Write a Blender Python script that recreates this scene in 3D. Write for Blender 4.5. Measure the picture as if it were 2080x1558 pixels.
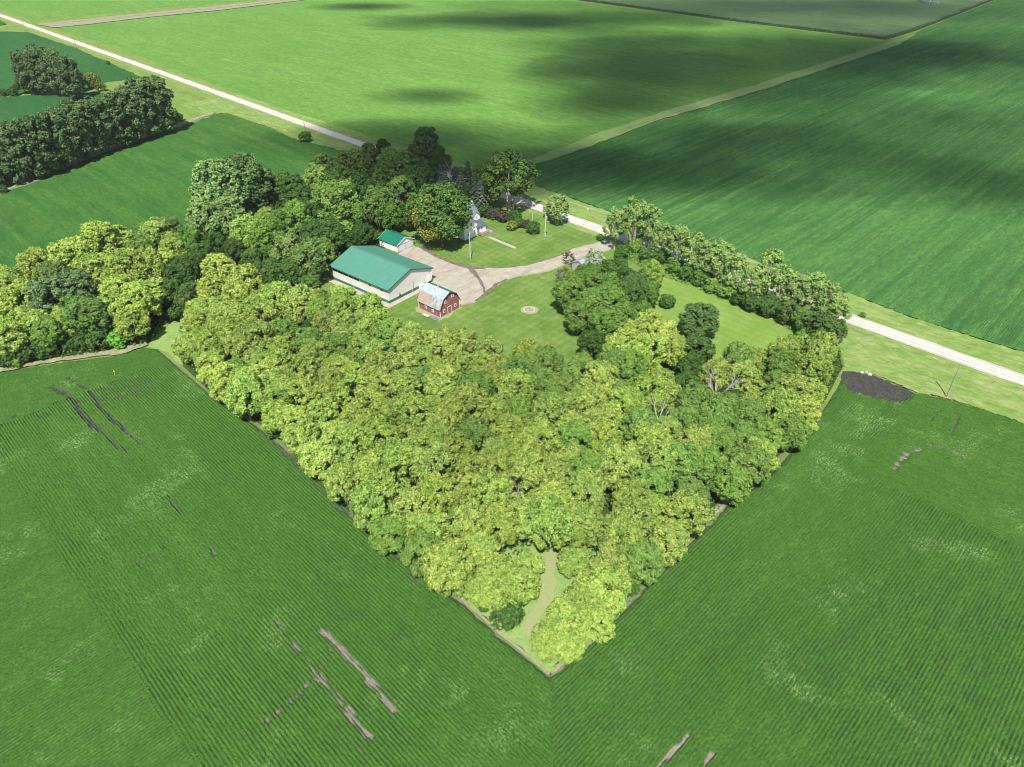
import bpy, math, random
import numpy as np
from mathutils import Vector
random.seed(7); RNG = np.random.default_rng(11)
for o in list(bpy.data.objects): bpy.data.objects.remove(o)
SC = bpy.context.scene; COL = SC.collection

# ------------------------------------------------------------------ camera, sky, sun, exposure
PITCH = math.radians(35.1); FPX = 1444.0; CAMH = 100.0
cd = bpy.data.cameras.new('camera'); cam = bpy.data.objects.new('camera', cd); COL.objects.link(cam)
cam.location = (0, 0, CAMH); cam.rotation_euler = (math.radians(90) - PITCH, 0, 0)
cd.sensor_fit = 'HORIZONTAL'; cd.sensor_width = 36.0; cd.lens = 36.0 * FPX / 2080.0
cd.clip_start = 1.0; cd.clip_end = 9000.0
SC.camera = cam
SUN_EL = 55.5; SUN_AZ = 4.6            # the shadows fall away from the camera, 4.6 degrees to the right
w = bpy.data.worlds.new('World'); SC.world = w; w.use_nodes = True
nt = w.node_tree; bg = nt.nodes['Background']
sky = nt.nodes.new('ShaderNodeTexSky'); sky.sky_type = 'NISHITA'; sky.sun_disc = False
sky.sun_elevation = math.radians(SUN_EL); sky.sun_rotation = math.radians(180 + SUN_AZ)
sky.altitude = 300; sky.air_density = 1.0; sky.dust_density = 1.2
nt.links.new(sky.outputs[0], bg.inputs[0]); bg.inputs[1].default_value = 0.095
sd = bpy.data.lights.new('sun', 'SUN'); sun = bpy.data.objects.new('sun', sd); COL.objects.link(sun)
sd.energy = 5.0; sd.angle = math.radians(0.53); sd.color = (1.0, 0.955, 0.88)
el, az = math.radians(SUN_EL), math.radians(SUN_AZ)
SDIR = Vector((math.sin(az) * math.cos(el), math.cos(az) * math.cos(el), -math.sin(el)))   # light travels this way
sun.rotation_euler = SDIR.to_track_quat('-Z', 'Y').to_euler()
SC.view_settings.view_transform = 'Standard'; SC.view_settings.look = 'None'
SC.view_settings.exposure = 0.33; SC.view_settings.gamma = 1.0
SC.render.engine = 'CYCLES'
SC.cycles.filter_width = 1.05; SC.cycles.max_bounces = 4; SC.cycles.diffuse_bounces = 2; SC.cycles.glossy_bounces = 1
SC.cycles.transmission_bounces = 2; SC.cycles.transparent_max_bounces = 24

# ------------------------------------------------------------------ survey: photo pixel -> point of the terrain
CP, SP = math.cos(PITCH), math.sin(PITCH)
def G(px, py, z=0.0):
    u = (px - 1040) / FPX; v = (779 - py) / FPX
    d = (u, CP + v * SP, -SP + v * CP); t = (z - CAMH) / d[2]
    return np.array([d[0] * t, d[1] * t])
def poly(pts, z=0.0): return np.array([G(x, y, z) for x, y in pts])
AD = np.array([-0.7115, 0.7027]); BD = np.array([0.7027, 0.7115])      # along the road / across it
def AB(a, b): return AD * a + BD * b
def toab(p): return p @ AD, p @ BD
GRID_ANG = math.atan2(BD[1], BD[0])

def inpoly(P, pts):
    x, y = P[:, 0], P[:, 1]; r = np.zeros(len(P), bool); n = len(pts); j = n - 1
    for i in range(n):
        xi, yi = pts[i]; xj, yj = pts[j]
        if yi != yj:
            r ^= ((yi > y) != (yj > y)) & (x < (xj - xi) * (y - yi) / (yj - yi) + xi)
        j = i
    return r
def pdist(P, pts, closed=True):
    """distance of points from a polyline"""
    best = np.full(len(P), 1e9); n = len(pts)
    for i in range(n if closed else n - 1):
        a = pts[i]; b = pts[(i + 1) % n]; ab = b - a; L = max(1e-9, ab @ ab)
        t = np.clip(((P - a) @ ab) / L, 0, 1)
        best = np.minimum(best, np.hypot(*(P - a - t[:, None] * ab).T))
    return best
_lat = np.random.default_rng(5).random((256, 256))
def vnoise(x, y, s, o=0):
    x = np.asarray(x) / s + 37.3 * o + 1000; y = np.asarray(y) / s + 91.7 * o + 1000
    xi = np.floor(x).astype(int); yi = np.floor(y).astype(int); fx = x - xi; fy = y - yi
    fx = fx * fx * (3 - 2 * fx); fy = fy * fy * (3 - 2 * fy)
    g = lambda i, j: _lat[(xi + i) & 255, (yi + j) & 255]
    return (g(0, 0) * (1 - fx) + g(1, 0) * fx) * (1 - fy) + (g(0, 1) * (1 - fx) + g(1, 1) * fx) * fy
def fbm(x, y, s, o=0, n=3):
    return sum(vnoise(x, y, s / 2 ** k, o + k) * .5 ** k for k in range(n)) / sum(.5 ** k for k in range(n))
def sstep(a, b, x):
    t = np.clip((x - a) / (b - a), 0, 1); return t * t * (3 - 2 * t)

# ------------------------------------------------------------------ mesh helpers
def npmesh(name, V, Q, attrs=None, mat=None, smooth=False):
    V = np.ascontiguousarray(V, np.float32); Q = np.ascontiguousarray(Q, np.int32)
    me = bpy.data.meshes.new(name); me.vertices.add(len(V)); me.vertices.foreach_set('co', V.ravel())
    k = Q.shape[1]; me.loops.add(Q.size); me.loops.foreach_set('vertex_index', Q.ravel())
    me.polygons.add(len(Q)); me.polygons.foreach_set('loop_start', np.arange(0, Q.size, k, dtype=np.int32))
    if smooth: me.polygons.foreach_set('use_smooth', np.ones(len(Q), bool))
    me.update(calc_edges=True)
    for an, (dom, val) in (attrs or {}).items():
        at = me.attributes.new(an, 'FLOAT', dom); at.data.foreach_set('value', np.ascontiguousarray(val, np.float32))
    if mat: me.materials.append(mat)
    return me
def link(name, me, parent=None):
    o = bpy.data.objects.new(name, me); COL.objects.link(o)
    if parent: o.parent = parent
    return o
class MB:
    """collects simple solids, builds ONE mesh object"""
    def __init__(s): s.v = []; s.f = []
    def add(s, v, f):
        n = len(s.v); s.v += [tuple(p) for p in v]; s.f += [tuple(i + n for i in q) for q in f]
    def box(s, x0, y0, z0, x1, y1, z1):
        s.add([(x0, y0, z0), (x1, y0, z0), (x1, y1, z0), (x0, y1, z0), (x0, y0, z1), (x1, y0, z1), (x1, y1, z1), (x0, y1, z1)],
              [(0, 3, 2, 1), (4, 5, 6, 7), (0, 1, 5, 4), (1, 2, 6, 5), (2, 3, 7, 6), (3, 0, 4, 7)])
    def prism(s, prof, y0, y1, ax='y'):
        """closed profile in xz swept along y (or profile in yz swept along x)"""
        n = len(prof)
        if ax == 'y': v = [(p[0], y0, p[1]) for p in prof] + [(p[0], y1, p[1]) for p in prof]
        else: v = [(y0, p[0], p[1]) for p in prof] + [(y1, p[0], p[1]) for p in prof]
        f = [tuple(range(n))[::-1], tuple(range(n, 2 * n))] + [(i, (i + 1) % n, n + (i + 1) % n, n + i) for i in range(n)]
        s.add(v, f)
    def slab(s, pts, t):
        """planar polygon given thickness t straight down"""
        n = len(pts); v = list(pts) + [(p[0], p[1], p[2] - t) for p in pts]
        s.add(v, [tuple(range(n)), tuple(range(n, 2 * n))[::-1]] + [(i, n + i, n + (i + 1) % n, (i + 1) % n) for i in range(n)])
    def tube(s, pts, rad, k=6):
        pts = [Vector(p) for p in pts]; n0 = len(s.v); m = len(pts)
        for i, p in enumerate(pts):
            d = (pts[min(i + 1, m - 1)] - pts[max(i - 1, 0)]).normalized()
            a = d.orthogonal().normalized(); b = d.cross(a)
            for j in range(k):
                t = 2 * math.pi * j / k; s.v.append(tuple(p + (a * math.cos(t) + b * math.sin(t)) * rad[i]))
        for i in range(m - 1):
            for j in range(k):
                q = n0 + i * k; s.f.append((q + j, q + (j + 1) % k, q + k + (j + 1) % k, q + k + j))
        s.f.append(tuple(n0 + j for j in range(k))[::-1]); s.f.append(tuple(n0 + (m - 1) * k + j for j in range(k)))
    def mesh(s, name, mat):
        me = bpy.data.meshes.new(name); me.from_pydata(s.v, [], s.f); me.update()
        bm_fix(me); me.materials.append(mat); return me
    def build(s, name, mat, parent=None, loc=None):
        o = link(name, s.mesh(name, mat), parent)
        if loc: o.location = loc
        return o
def bm_fix(me):
    import bmesh
    b = bmesh.new(); b.from_mesh(me); bmesh.ops.recalc_face_normals(b, faces=b.faces); b.to_mesh(me); b.free()
def thing(name, label, cat, loc, rz=0.0, group=None):
    o = bpy.data.objects.new(name, None); COL.objects.link(o); o.empty_display_size = .5
    o.location = (loc[0], loc[1], loc[2] if len(loc) > 2 else 0.0); o.rotation_euler = (0, 0, rz)
    return tag(o, label, cat, group)
def tag(o, label, cat, group=None):
    o['label'] = label; o['category'] = cat
    if group: o['group'] = group
    return o
def struct(o): o['kind'] = 'structure'; return o

# ------------------------------------------------------------------ materials
def newmat(name):
    m = bpy.data.materials.new(name); m.use_nodes = True; n = m.node_tree.nodes; n.clear()
    return m, m.node_tree
class NT:
    def __init__(s, name):
        s.m, s.t = newmat(name); s.out = s.t.nodes.new('ShaderNodeOutputMaterial'); s._pos = None
    def n(s, typ, **kw):
        nd = s.t.nodes.new(typ)
        for k, v in kw.items(): setattr(nd, k, v)
        return nd
    def l(s, a, b): s.t.links.new(a, b)
    def setin(s, sock, v):
        if hasattr(v, 'is_linked') or isinstance(v, bpy.types.NodeSocket): s.l(v, sock)
        else: sock.default_value = v
    def pos(s, rot=0.0, scale=(1, 1, 1), obj=False):
        if obj: src = s.n('ShaderNodeTexCoord').outputs['Object']
        else: src = s.n('ShaderNodeNewGeometry').outputs['Position']
        r = s.n('ShaderNodeVectorRotate', rotation_type='Z_AXIS'); s.l(src, r.inputs['Vector']); r.inputs['Angle'].default_value = -rot
        m = s.n('ShaderNodeVectorMath', operation='MULTIPLY'); s.l(r.outputs[0], m.inputs[0]); m.inputs[1].default_value = scale
        return m.outputs[0]
    def noise(s, vec, scale=1.0, detail=3.0, rough=.55, lo=.35, hi=.65):
        a = s.n('ShaderNodeTexNoise'); s.l(vec, a.inputs['Vector']); a.inputs['Scale'].default_value = scale
        a.inputs['Detail'].default_value = detail; a.inputs['Roughness'].default_value = rough
        return s.remap(a.outputs[0], lo, hi)
    def remap(s, v, lo, hi, a=0.0, b=1.0):
        r = s.n('ShaderNodeMapRange', clamp=True); s.setin(r.inputs[0], v)
        r.inputs[1].default_value = lo; r.inputs[2].default_value = hi; r.inputs[3].default_value = a; r.inputs[4].default_value = b
        return r.outputs[0]
    def math(s, op, a, b=0.0):
        m = s.n('ShaderNodeMath', operation=op); s.setin(m.inputs[0], a); s.setin(m.inputs[1], b); return m.outputs[0]
    def mix(s, f, a, b, blend='MIX'):
        m = s.n('ShaderNodeMix', data_type='RGBA', blend_type=blend)
        s.setin(m.inputs[0], f); s.setin(m.inputs[6], a if not isinstance(a, tuple) else (*a, 1)); s.setin(m.inputs[7], b if not isinstance(b, tuple) else (*b, 1))
        return m.outputs[2]
    def attr(s, name):
        return s.n('ShaderNodeAttribute', attribute_name=name).outputs['Fac']
    def bump(s, h, strength=.5, dist=.1):
        b = s.n('ShaderNodeBump'); s.l(h, b.inputs['Height']); b.inputs['Strength'].default_value = strength; b.inputs['Distance'].default_value = dist
        return b.outputs[0]
    def diffuse(s, col, normal=None, rough=.9, spec=0.0, metal=0.0):
        if spec == 0.0 and metal == 0.0:
            p = s.n('ShaderNodeBsdfDiffuse'); s.setin(p.inputs[0], col if not isinstance(col, tuple) else (*col, 1))
            if normal is not None: s.l(normal, p.inputs['Normal'])
        else:
            p = s.n('ShaderNodeBsdfPrincipled'); s.setin(p.inputs['Base Color'], col if not isinstance(col, tuple) else (*col, 1))
            p.inputs['Roughness'].default_value = rough; p.inputs['Specular IOR Level'].default_value = spec; p.inputs['Metallic'].default_value = metal
            if normal is not None: s.l(normal, p.inputs['Normal'])
        s.l(p.outputs[0], s.out.inputs[0]); return s.m

def m_plain(name, col, var=.15, scale=1.5, rough=.7, spec=.3, metal=0.0, stretch=(1, 1, 1), bump=0.0):
    t = NT(name); f = t.noise(t.pos(0, stretch, obj=True), scale, 4)
    c = t.mix(f, tuple(x * (1 - var) for x in col), tuple(min(1, x * (1 + var)) for x in col))
    nb = t.bump(f, bump, .05) if bump else None
    return t.diffuse(c, nb, rough, spec, metal)

def m_field(name, c1, c2, c3, ang, stripe=.25, soil=(.045, .042, .042), rows=False, fine=2.2, pale=(.2, .34, .14), pale_amt=.0, fleck=.25, grain=1.2, gamt=.35, passes=.28):
    """crop canopy: large soft variation, streaks along the rows, leaf flecks; attribute 'bare' shows soil, 'gap' the space between rows"""
    t = NT(name); p = t.pos(ang)
    big = t.noise(t.pos(ang, (.4, 1, 1)), .022, 3, .55, .3, .7)
    mid = t.noise(t.pos(ang, (.22, 1, 1)), .16, 5, .65, .35, .65)
    fin = t.noise(p, fine, 3, .7, .3, .7)
    c = t.mix(big, c1, c2); c = t.mix(t.math('MULTIPLY', mid, stripe * 2), c, c3)
    c = t.mix(t.math('MULTIPLY', t.math('SUBTRACT', 1.0, fin), fleck), c, tuple(x * .35 for x in c1))
    gr = t.noise(t.pos(ang, (.55, 1.2, 1)), grain, 3, .75, .36, .64)
    c = t.mix(t.math('MULTIPLY', t.math('SUBTRACT', 1.0, gr), gamt), c, tuple(x * .42 for x in c1))
    ln = t.noise(t.pos(ang, (.010, 1, 1)), .55, 3, .75, .38, .62); c = t.mix(t.math('MULTIPLY', ln, passes), c, tuple(x * .60 for x in c1))
    if pale_amt:
        pm = t.math('MULTIPLY', t.noise(t.pos(ang, (1, .7, 1)), .07, 5, .62, .56, .74), t.remap(fin, .45, .75))
        c = t.mix(t.math('MULTIPLY', pm, pale_amt), c, pale)
    if rows:
        c = t.mix(t.attr('gap'), c, tuple(x * .8 for x in soil))
        c = t.mix(t.attr('bare'), c, t.mix(fin, t.mix(t.attr('dry'), soil, (.19, .17, .14)), t.mix(t.attr('dry'), tuple(x * 1.7 for x in soil), (.33, .30, .245))))
    return t.diffuse(c, t.bump(fin, .5, .12))

MT = {}
MT['soy_near_left'] = m_field('soybean canopy A', (.066, .172, .029), (.090, .22, .040), (.12, .25, .050), GRID_ANG + math.pi / 2, rows=True, fine=2.6, pale_amt=.75, pale=(.31, .46, .18), fleck=.7)
MT['soy_near_right'] = m_field('soybean canopy B', (.066, .172, .031), (.094, .225, .043), (.125, .255, .054), GRID_ANG, rows=True, fine=2.6, pale_amt=.9, pale=(.31, .46, .18), fleck=.7)
MT['soy_far_right'] = m_field('soybean canopy far', (.054, .172, .050), (.115, .295, .074), (.15, .33, .08), GRID_ANG, rows=True, fine=1.6, stripe=.5, pale_amt=.3, fleck=.45, grain=.55, gamt=.45, passes=.6)
MT['soy_mid_left'] = m_field('soybean canopy mid', (.050, .17, .036), (.070, .21, .046), (.12, .26, .052), GRID_ANG + math.pi / 2, rows=True, fine=1.6, stripe=.5, fleck=.5, grain=.6, gamt=.45, passes=.45)
MT['soy_bright'] = m_field('soybean bright', (.18, .375, .075), (.27, .465, .105), (.13, .32, .066), GRID_ANG + math.pi / 2, fine=.9, stripe=.42, fleck=.45, grain=.35, gamt=.55)
MT['soy_upper'] = m_field('soybean upper left', (.036, .14, .045), (.056, .18, .055), (.085, .20, .055), GRID_ANG + math.pi / 2, fine=.9, fleck=.4, grain=.4)
MT['corn'] = m_field('corn tassels', (.15, .24, .11), (.18, .27, .12), (.11, .215, .075), GRID_ANG + math.pi / 2, fine=.6, stripe=.4, fleck=.4, grain=.3)

def m_grass(name, c1, c2, dry, dry_amt=.4, ang=0.0, stretch=(1, 1, 1), sc=.12, stripes=None, bump=.5, tuft=1.6):
    t = NT(name); big = t.noise(t.pos(ang, stretch), sc, 4, .6, .35, .65); tf = t.noise(t.pos(ang, stretch), tuft, 4, .7, .3, .7)
    c = t.mix(big, c1, c2); dm = t.noise(t.pos(ang, stretch), sc * 2.3, 6, .75, .48, .64)
    c = t.mix(t.math('MULTIPLY', dm, dry_amt), c, dry)
    c = t.mix(t.math('MULTIPLY', t.math('SUBTRACT', 1.0, tf), .45), c, tuple(x * .45 for x in c1))
    if stripes:
        for (sa, wl, amt) in stripes:
            wv = t.n('ShaderNodeTexWave', wave_type='BANDS', bands_direction='Y'); t.l(t.pos(sa), wv.inputs['Vector'])
            wv.inputs['Scale'].default_value = 2 * math.pi / wl / 20 * 1.0; wv.inputs['Distortion'].default_value = .6; wv.inputs['Detail'].default_value = 2
            wv.inputs['Detail Scale'].default_value = .6
            c = t.mix(t.math('MULTIPLY', wv.outputs[1], amt), c, tuple(x * .5 for x in c1))
    return t.diffuse(c, t.bump(tf, bump, .12))
MT['ground'] = m_grass('wild grass', (.16, .27, .055), (.24, .34, .085), (.36, .36, .18), .5, GRID_ANG + math.pi / 2, (.35, 1, 1), .15)
MT['verge'] = m_grass('roadside grass', (.17, .30, .065), (.26, .37, .10), (.42, .40, .22), .7, GRID_ANG + math.pi / 2, (.3, 1, 1), .22, tuft=2.2)
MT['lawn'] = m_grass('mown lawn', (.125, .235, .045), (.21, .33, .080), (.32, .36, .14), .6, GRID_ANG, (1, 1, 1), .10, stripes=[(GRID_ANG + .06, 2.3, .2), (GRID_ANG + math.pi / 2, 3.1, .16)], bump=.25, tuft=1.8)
MT['lawn_pale'] = m_grass('mown lawn pale', (.19, .33, .060), (.26, .39, .09), (.34, .38, .15), .5, GRID_ANG, (1, 1, 1), .09, stripes=[(GRID_ANG + math.pi / 2, 2.9, .14)], bump=.25, tuft=1.8)  # lighter lawn colour with fainter mowing stripes
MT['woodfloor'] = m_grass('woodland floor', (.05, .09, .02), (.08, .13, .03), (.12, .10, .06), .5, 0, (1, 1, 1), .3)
MT['clearing'] = m_grass('clearing grass', (.23, .38, .10), (.31, .44, .14), (.42, .40, .21), .5, 0, (1, 1, 1), .3)
MT['stubble'] = m_grass('dead stubble', (.31, .30, .19), (.43, .405, .28), (.17, .25, .07), .8, GRID_ANG, (1, 1, 1), .5)
def m_soil(name, c1, c2, sc=.8, bump=.5, edge=None):
    t = NT(name); f = t.noise(t.pos(0), sc, 6, .65, .3, .7); g = t.noise(t.pos(0), sc * 6, 3, .6, .3, .7)
    c = t.mix(f, c1, c2); c = t.mix(t.math('MULTIPLY', g, .3), c, tuple(x * .6 for x in c1))
    return t.diffuse(c, t.bump(g, bump, .08))
def m_edge():
    t = NT('broken field edge'); f = t.noise(t.pos(GRID_ANG, (1, 1, 1)), .9, 6, .75, .42, .58); g = t.noise(t.pos(0), 3.0, 4, .7, .3, .7)
    c = t.mix(g, (.13, .11, .095), (.27, .235, .19)); c = t.mix(f, c, (.13, .24, .05)); return t.diffuse(c, t.bump(g, .6, .1))
MT['edge'] = m_edge()
MT['soil'] = m_soil('black topsoil', (.048, .045, .046), (.10, .094, .092))
MT['path'] = m_soil('dry trodden path', (.37, .36, .20), (.28, .38, .13), .6)
def m_gravel(name, c1, c2, stain, ang=0.0, track=0.0, stretch=(1, 1, 1)):
    t = NT(name); f = t.noise(t.pos(ang, stretch), .35, 6, .65, .3, .7); g = t.noise(t.pos(0), 4.0, 4, .7, .3, .7)
    c = t.mix(f, c1, c2); c = t.mix(t.math('MULTIPLY', g, .25), c, tuple(x * .6 for x in c1))
    s = t.noise(t.pos(.8, (.4, 1.2, 1)), .28, 6, .7, .5, .66); c = t.mix(t.math('MULTIPLY', s, .8), c, stain); k = t.noise(t.pos(.3, (.5, 1.6, 1)), 1.1, 5, .8, .58, .7); c = t.mix(t.math('MULTIPLY', k, .55), c, tuple(x * .6 for x in stain))
    if track:
        b = t.n('ShaderNodeSeparateXYZ'); t.l(t.pos(GRID_ANG), b.inputs[0]); x = b.outputs[0]
        m = None
        for cx in (188.6, 190.2, 191.6):
            d = t.math('ABSOLUTE', t.math('SUBTRACT', x, cx)); k = t.remap(d, .1, .6, 1, 0); m = k if m is None else t.math('MAXIMUM', m, k)
        c = t.mix(t.math('MULTIPLY', m, track), c, tuple(min(1, v * 1.3) for v in c2))
    return t.diffuse(c, t.bump(g, .4, .05))
MT['road'] = m_gravel('gravel road', (.46, .43, .37), (.58, .55, .48), (.38, .35, .29), GRID_ANG + math.pi / 2, .6, (.15, 1, 1))
MT['yard'] = m_gravel('gravel yard', (.37, .335, .27), (.50, .46, .38), (.30, .24, .16))
MT['mudtrack'] = m_soil('damp tyre mud', (.13, .11, .085), (.27, .22, .16), .5)
MT['concrete'] = m_soil('concrete', (.42, .40, .35), (.52, .49, .43), .6, .1)
MT['apron'] = m_soil('concrete apron', (.42, .36, .30), (.52, .46, .39), .5, .1)

def m_leaf(name, c1, c2, hi=None, hi_amt=0.0, trans=.16):
    """leaf colour: c1-c2 by the per-leaf attribute 'tint', 'alt' picks yellowing leaves, times the object colour"""
    t = NT(name); c = t.mix(t.attr('tint'), c1, c2)
    if hi: c = t.mix(t.math('MULTIPLY', t.remap(t.attr('alt'), .55, .8), hi_amt), c, hi)
    oi = t.n('ShaderNodeObjectInfo'); c = t.mix(1.0, c, oi.outputs['Color'], 'MULTIPLY')
    d = t.n('ShaderNodeBsdfDiffuse'); t.l(c, d.inputs[0]); tr = t.n('ShaderNodeBsdfTranslucent'); t.l(c, tr.inputs[0])
    mx = t.n('ShaderNodeMixShader'); mx.inputs[0].default_value = trans; t.l(d.outputs[0], mx.inputs[1]); t.l(tr.outputs[0], mx.inputs[2])
    t.l(mx.outputs[0], t.out.inputs[0]); return t.m
LEAF = {
    'yellow': m_leaf('boxelder leaves', (.098, .215, .034), (.50, .69, .16), (.66, .74, .17), .55),
    'mid': m_leaf('ash leaves', (.075, .185, .034), (.26, .45, .10), (.34, .44, .10), .5),
    'olive': m_leaf('elm leaves', (.080, .155, .044), (.26, .40, .12), (.34, .40, .15), .5),
    'dark': m_leaf('dark leaves', (.034, .085, .025), (.115, .215, .052), (.18, .28, .06), .4),
    'grey': m_leaf('cottonwood leaves', (.080, .16, .050), (.27, .42, .15), (.30, .38, .19), .5),
    'windbreak': m_leaf('willow leaves', (.055, .105, .042), (.19, .29, .12), (.17, .24, .10), .5),
    'maple': m_leaf('maple leaves', (.036, .085, .026), (.15, .25, .062), (.20, .30, .06), .4),
    'gold': m_leaf('turning leaves', (.18, .24, .040), (.40, .44, .10)),
    'spruce': m_leaf('spruce needles', (.045, .085, .070), (.17, .24, .21), trans=.05),
    'pine': m_leaf('pine needles', (.050, .080, .052), (.16, .20, .13), trans=.05),
    'purple': m_leaf('purple shrub leaves', (.070, .068, .048), (.16, .145, .105)),
    'pale': m_leaf('silver leaves', (.18, .26, .14), (.50, .60, .40)),
}
MT['bark'] = m_plain('grey bark', (.16, .13, .10), .35, 3, .9, .1, stretch=(1, 1, .3))
MT['bark_pale'] = m_plain('pale bark', (.40, .36, .29), .3, 3, .9, .1, stretch=(1, 1, .3))
MT['deadwood'] = m_plain('bleached dead wood', (.42, .38, .34), .3, 3, .9, .1)

# ------------------------------------------------------------------ terrain sheets
def sheet(name, P, z, mat, grid=None):
    """flat polygon as a fan-triangulated n-gon"""
    me = bpy.data.meshes.new(name); me.from_pydata([(p[0], p[1], z) for p in P], [], [tuple(range(len(P)))]); me.update()
    if me.polygons[0].normal.z < 0: me.flip_normals()
    me.materials.append(mat); return struct(link(name, me))
def rough_edge(P, step=3.0, amp=.6, seed=0):
    """resample a polygon outline and let it wander a little"""
    out = []; n = len(P)
    for i in range(n):
        a, b = P[i], P[(i + 1) % n]; L = np.hypot(*(b - a)); k = max(1, int(L / step)); nr = np.array([-(b - a)[1], (b - a)[0]]) / max(L, 1e-6)
        for j in range(k):
            p = a + (b - a) * j / k; out.append(p + nr * (vnoise(p[0] * 3.1, p[1] * 3.1, 7., seed) - .5) * 2 * amp + nr * (vnoise(p[0], p[1], 1.7, seed + 3) - .5) * amp)
    return np.array(out)
def surface(name, P, ra, rb, ang, hfun, mat, excl=(), zone=None):
    """height field over polygon P. local u runs along ang, v across. hfun(u,v,X,Y,edge)->(z, attrs)"""
    e = np.array([math.cos(ang), math.sin(ang)]); f = np.array([-e[1], e[0]])
    u = P @ e; v = P @ f
    U = np.arange(u.min() - ra, u.max() + 2 * ra, ra); Vv = np.arange(v.min() - rb, v.max() + 2 * rb, rb)
    UU, VV = np.meshgrid(U, Vv, indexing='ij'); XY = UU.reshape(-1, 1) * e + VV.reshape(-1, 1) * f
    ins = inpoly(XY, P)
    for ex in excl: ins &= ~inpoly(XY, ex)
    if zone is not None: ins &= zone(XY[:, 0], XY[:, 1])
    n1, n2 = UU.shape; idx = np.arange(n1 * n2).reshape(n1, n2); I = ins.reshape(n1, n2)
    keep = I[:-1, :-1] & I[1:, :-1] & I[1:, 1:] & I[:-1, 1:]
    Q = np.stack([idx[:-1, :-1][keep], idx[1:, :-1][keep], idx[1:, 1:][keep], idx[:-1, 1:][keep]], 1)
    used = np.unique(Q); rm = np.full(n1 * n2, -1); rm[used] = np.arange(len(used)); Q = rm[Q]; XY = XY[used]
    uu = UU.ravel()[used]; vv = VV.ravel()[used]
    ed = pdist(XY, P); z, at = hfun(uu, vv, XY[:, 0], XY[:, 1], ed)
    V = np.column_stack([XY, z])
    me = npmesh(name, V, Q, {k: ('POINT', a) for k, a in at.items()}, mat)
    return struct(link(name, me))

ground = sheet('ground', [(-4000, -600), (4000, -600), (4000, 6000), (-4000, 6000)], 0.0, MT['ground'])

ROW = 0.575
def crop_h(height, seed, patches=(), zone2=None, rowamp=1.0, ragged=True, fade=None):
    """soybean rows. zone2(X,Y)->mask where rows run across instead."""
    def f(u, v, X, Y, ed):
        n = len(u); rr = np.random.default_rng(seed)
        wob = (vnoise(X, Y, 14., seed) - .5) * .14
        s1 = .5 - .5 * np.cos(2 * np.pi * (v + wob) / ROW)
        if zone2 is not None:
            s2 = .5 - .5 * np.cos(2 * np.pi * (u + wob) / ROW); m2 = zone2(X, Y); s = np.where(m2, s2, s1)
        else: s = s1
        open_ = sstep(.34, .70, fbm(X, Y, 30., seed + 2)) * .75 + .25; open_ = open_ * (.35 + 1.0 * fbm(u * .8, v * 1.6, 1.6, seed + 14))
        if fade is not None: open_ = open_ * fade(X, Y)
        h = height * (.8 + .3 * fbm(X, Y, 6., seed + 4)) * (1 - open_ * rowamp * (1 - s) ** 2.6 * .62) + (rr.random(n) - .5) * .24 * height / .5
        gap = (1 - s) ** 3.2 * open_ * rowamp * (.06 + .5 * sstep(.3, .7, fbm(u, v * 2.5, 2.6, seed + 12)))
        bare = np.zeros(n); dry = np.zeros(n)
        for (pl, wd, dr, dens) in patches:
            if len(pl) == 1: continue
            d = pdist(np.column_stack([X, Y]), pl, closed=False) if wd > 0 else np.where(inpoly(np.column_stack([X, Y]), pl), 0, pdist(np.column_stack([X, Y]), pl))
            wd_ = max(wd * .62, .3) if wd > 0 else .8; nz = fbm(u * .5, v * 2, 1.0, seed + 7)
            dens = min(dens, .97) if wd > 0 else dens; k = sstep(wd_ * 1.35, wd_ * .5, d + (nz - .5) * wd_ * 3.0 + (s - .35) * min(wd_, .6) * .9) * sstep(1 - dens - .12, 1 - dens + .12, .2 + .72 * fbm(u * .7, v * 1.8, 1.2, seed + 8) if dens < 1 else np.full(n, 2.))
            bare = np.maximum(bare, k); dry = np.maximum(dry, k * dr)
        e = sstep(0., 1.0, ed + (vnoise(X, Y, 1.1, seed) - .5) * .9)
        z = h * (1 - bare) * (.15 + .85 * e) + .03
        return z, {'gap': gap * (1 - bare), 'bare': np.maximum(bare, (1 - e) * .35), 'dry': dry}
    return f
def L(*pts): return poly(pts)

# bottom-left and bottom-right soybean fields meet on a seam below the tip of the grove
F_LEFT = L((-260, 850), (0, 757), (73, 745), (150, 734), (234, 724), (292, 707), (321, 710), (365, 748), (438, 810), (522, 866), (585, 917), (658, 984),
           (840, 1144), (926, 1215), (1013, 1292), (1113, 1373), (1132, 1378), (1130, 1700), (-260, 1800))
F_RIGHT = L((1117, 1376), (1186, 1320), (1255, 1254), (1325, 1178), (1365, 1140), (1475, 1030), (1566, 961), (1639, 884), (1676, 826), (1700, 788), (1716, 755), (1778, 764), (1855, 798),
            (1920, 811), (1997, 834), (2080, 862), (2400, 975), (2400, 1800), (1100, 1700))
def far_row_left(X, Y, pad=0.0):
    a, b = toab(np.column_stack([X, Y])); wv = (vnoise(X, Y, 7., 31) - .5) * 1.2; bl = toab(G(160, 1169))[1]; at = toab(G(200, 790))[0]
    return (b + wv + pad < bl) | (a + wv - pad > at)
def far_row_right(X, Y, pad=0.0):
    a, b = toab(np.column_stack([X, Y])); b0 = toab(G(1850, 1012))[1]; a0 = toab(G(1800, 870))[0]
    return (b - pad > b0) & (a + pad < a0)
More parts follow.
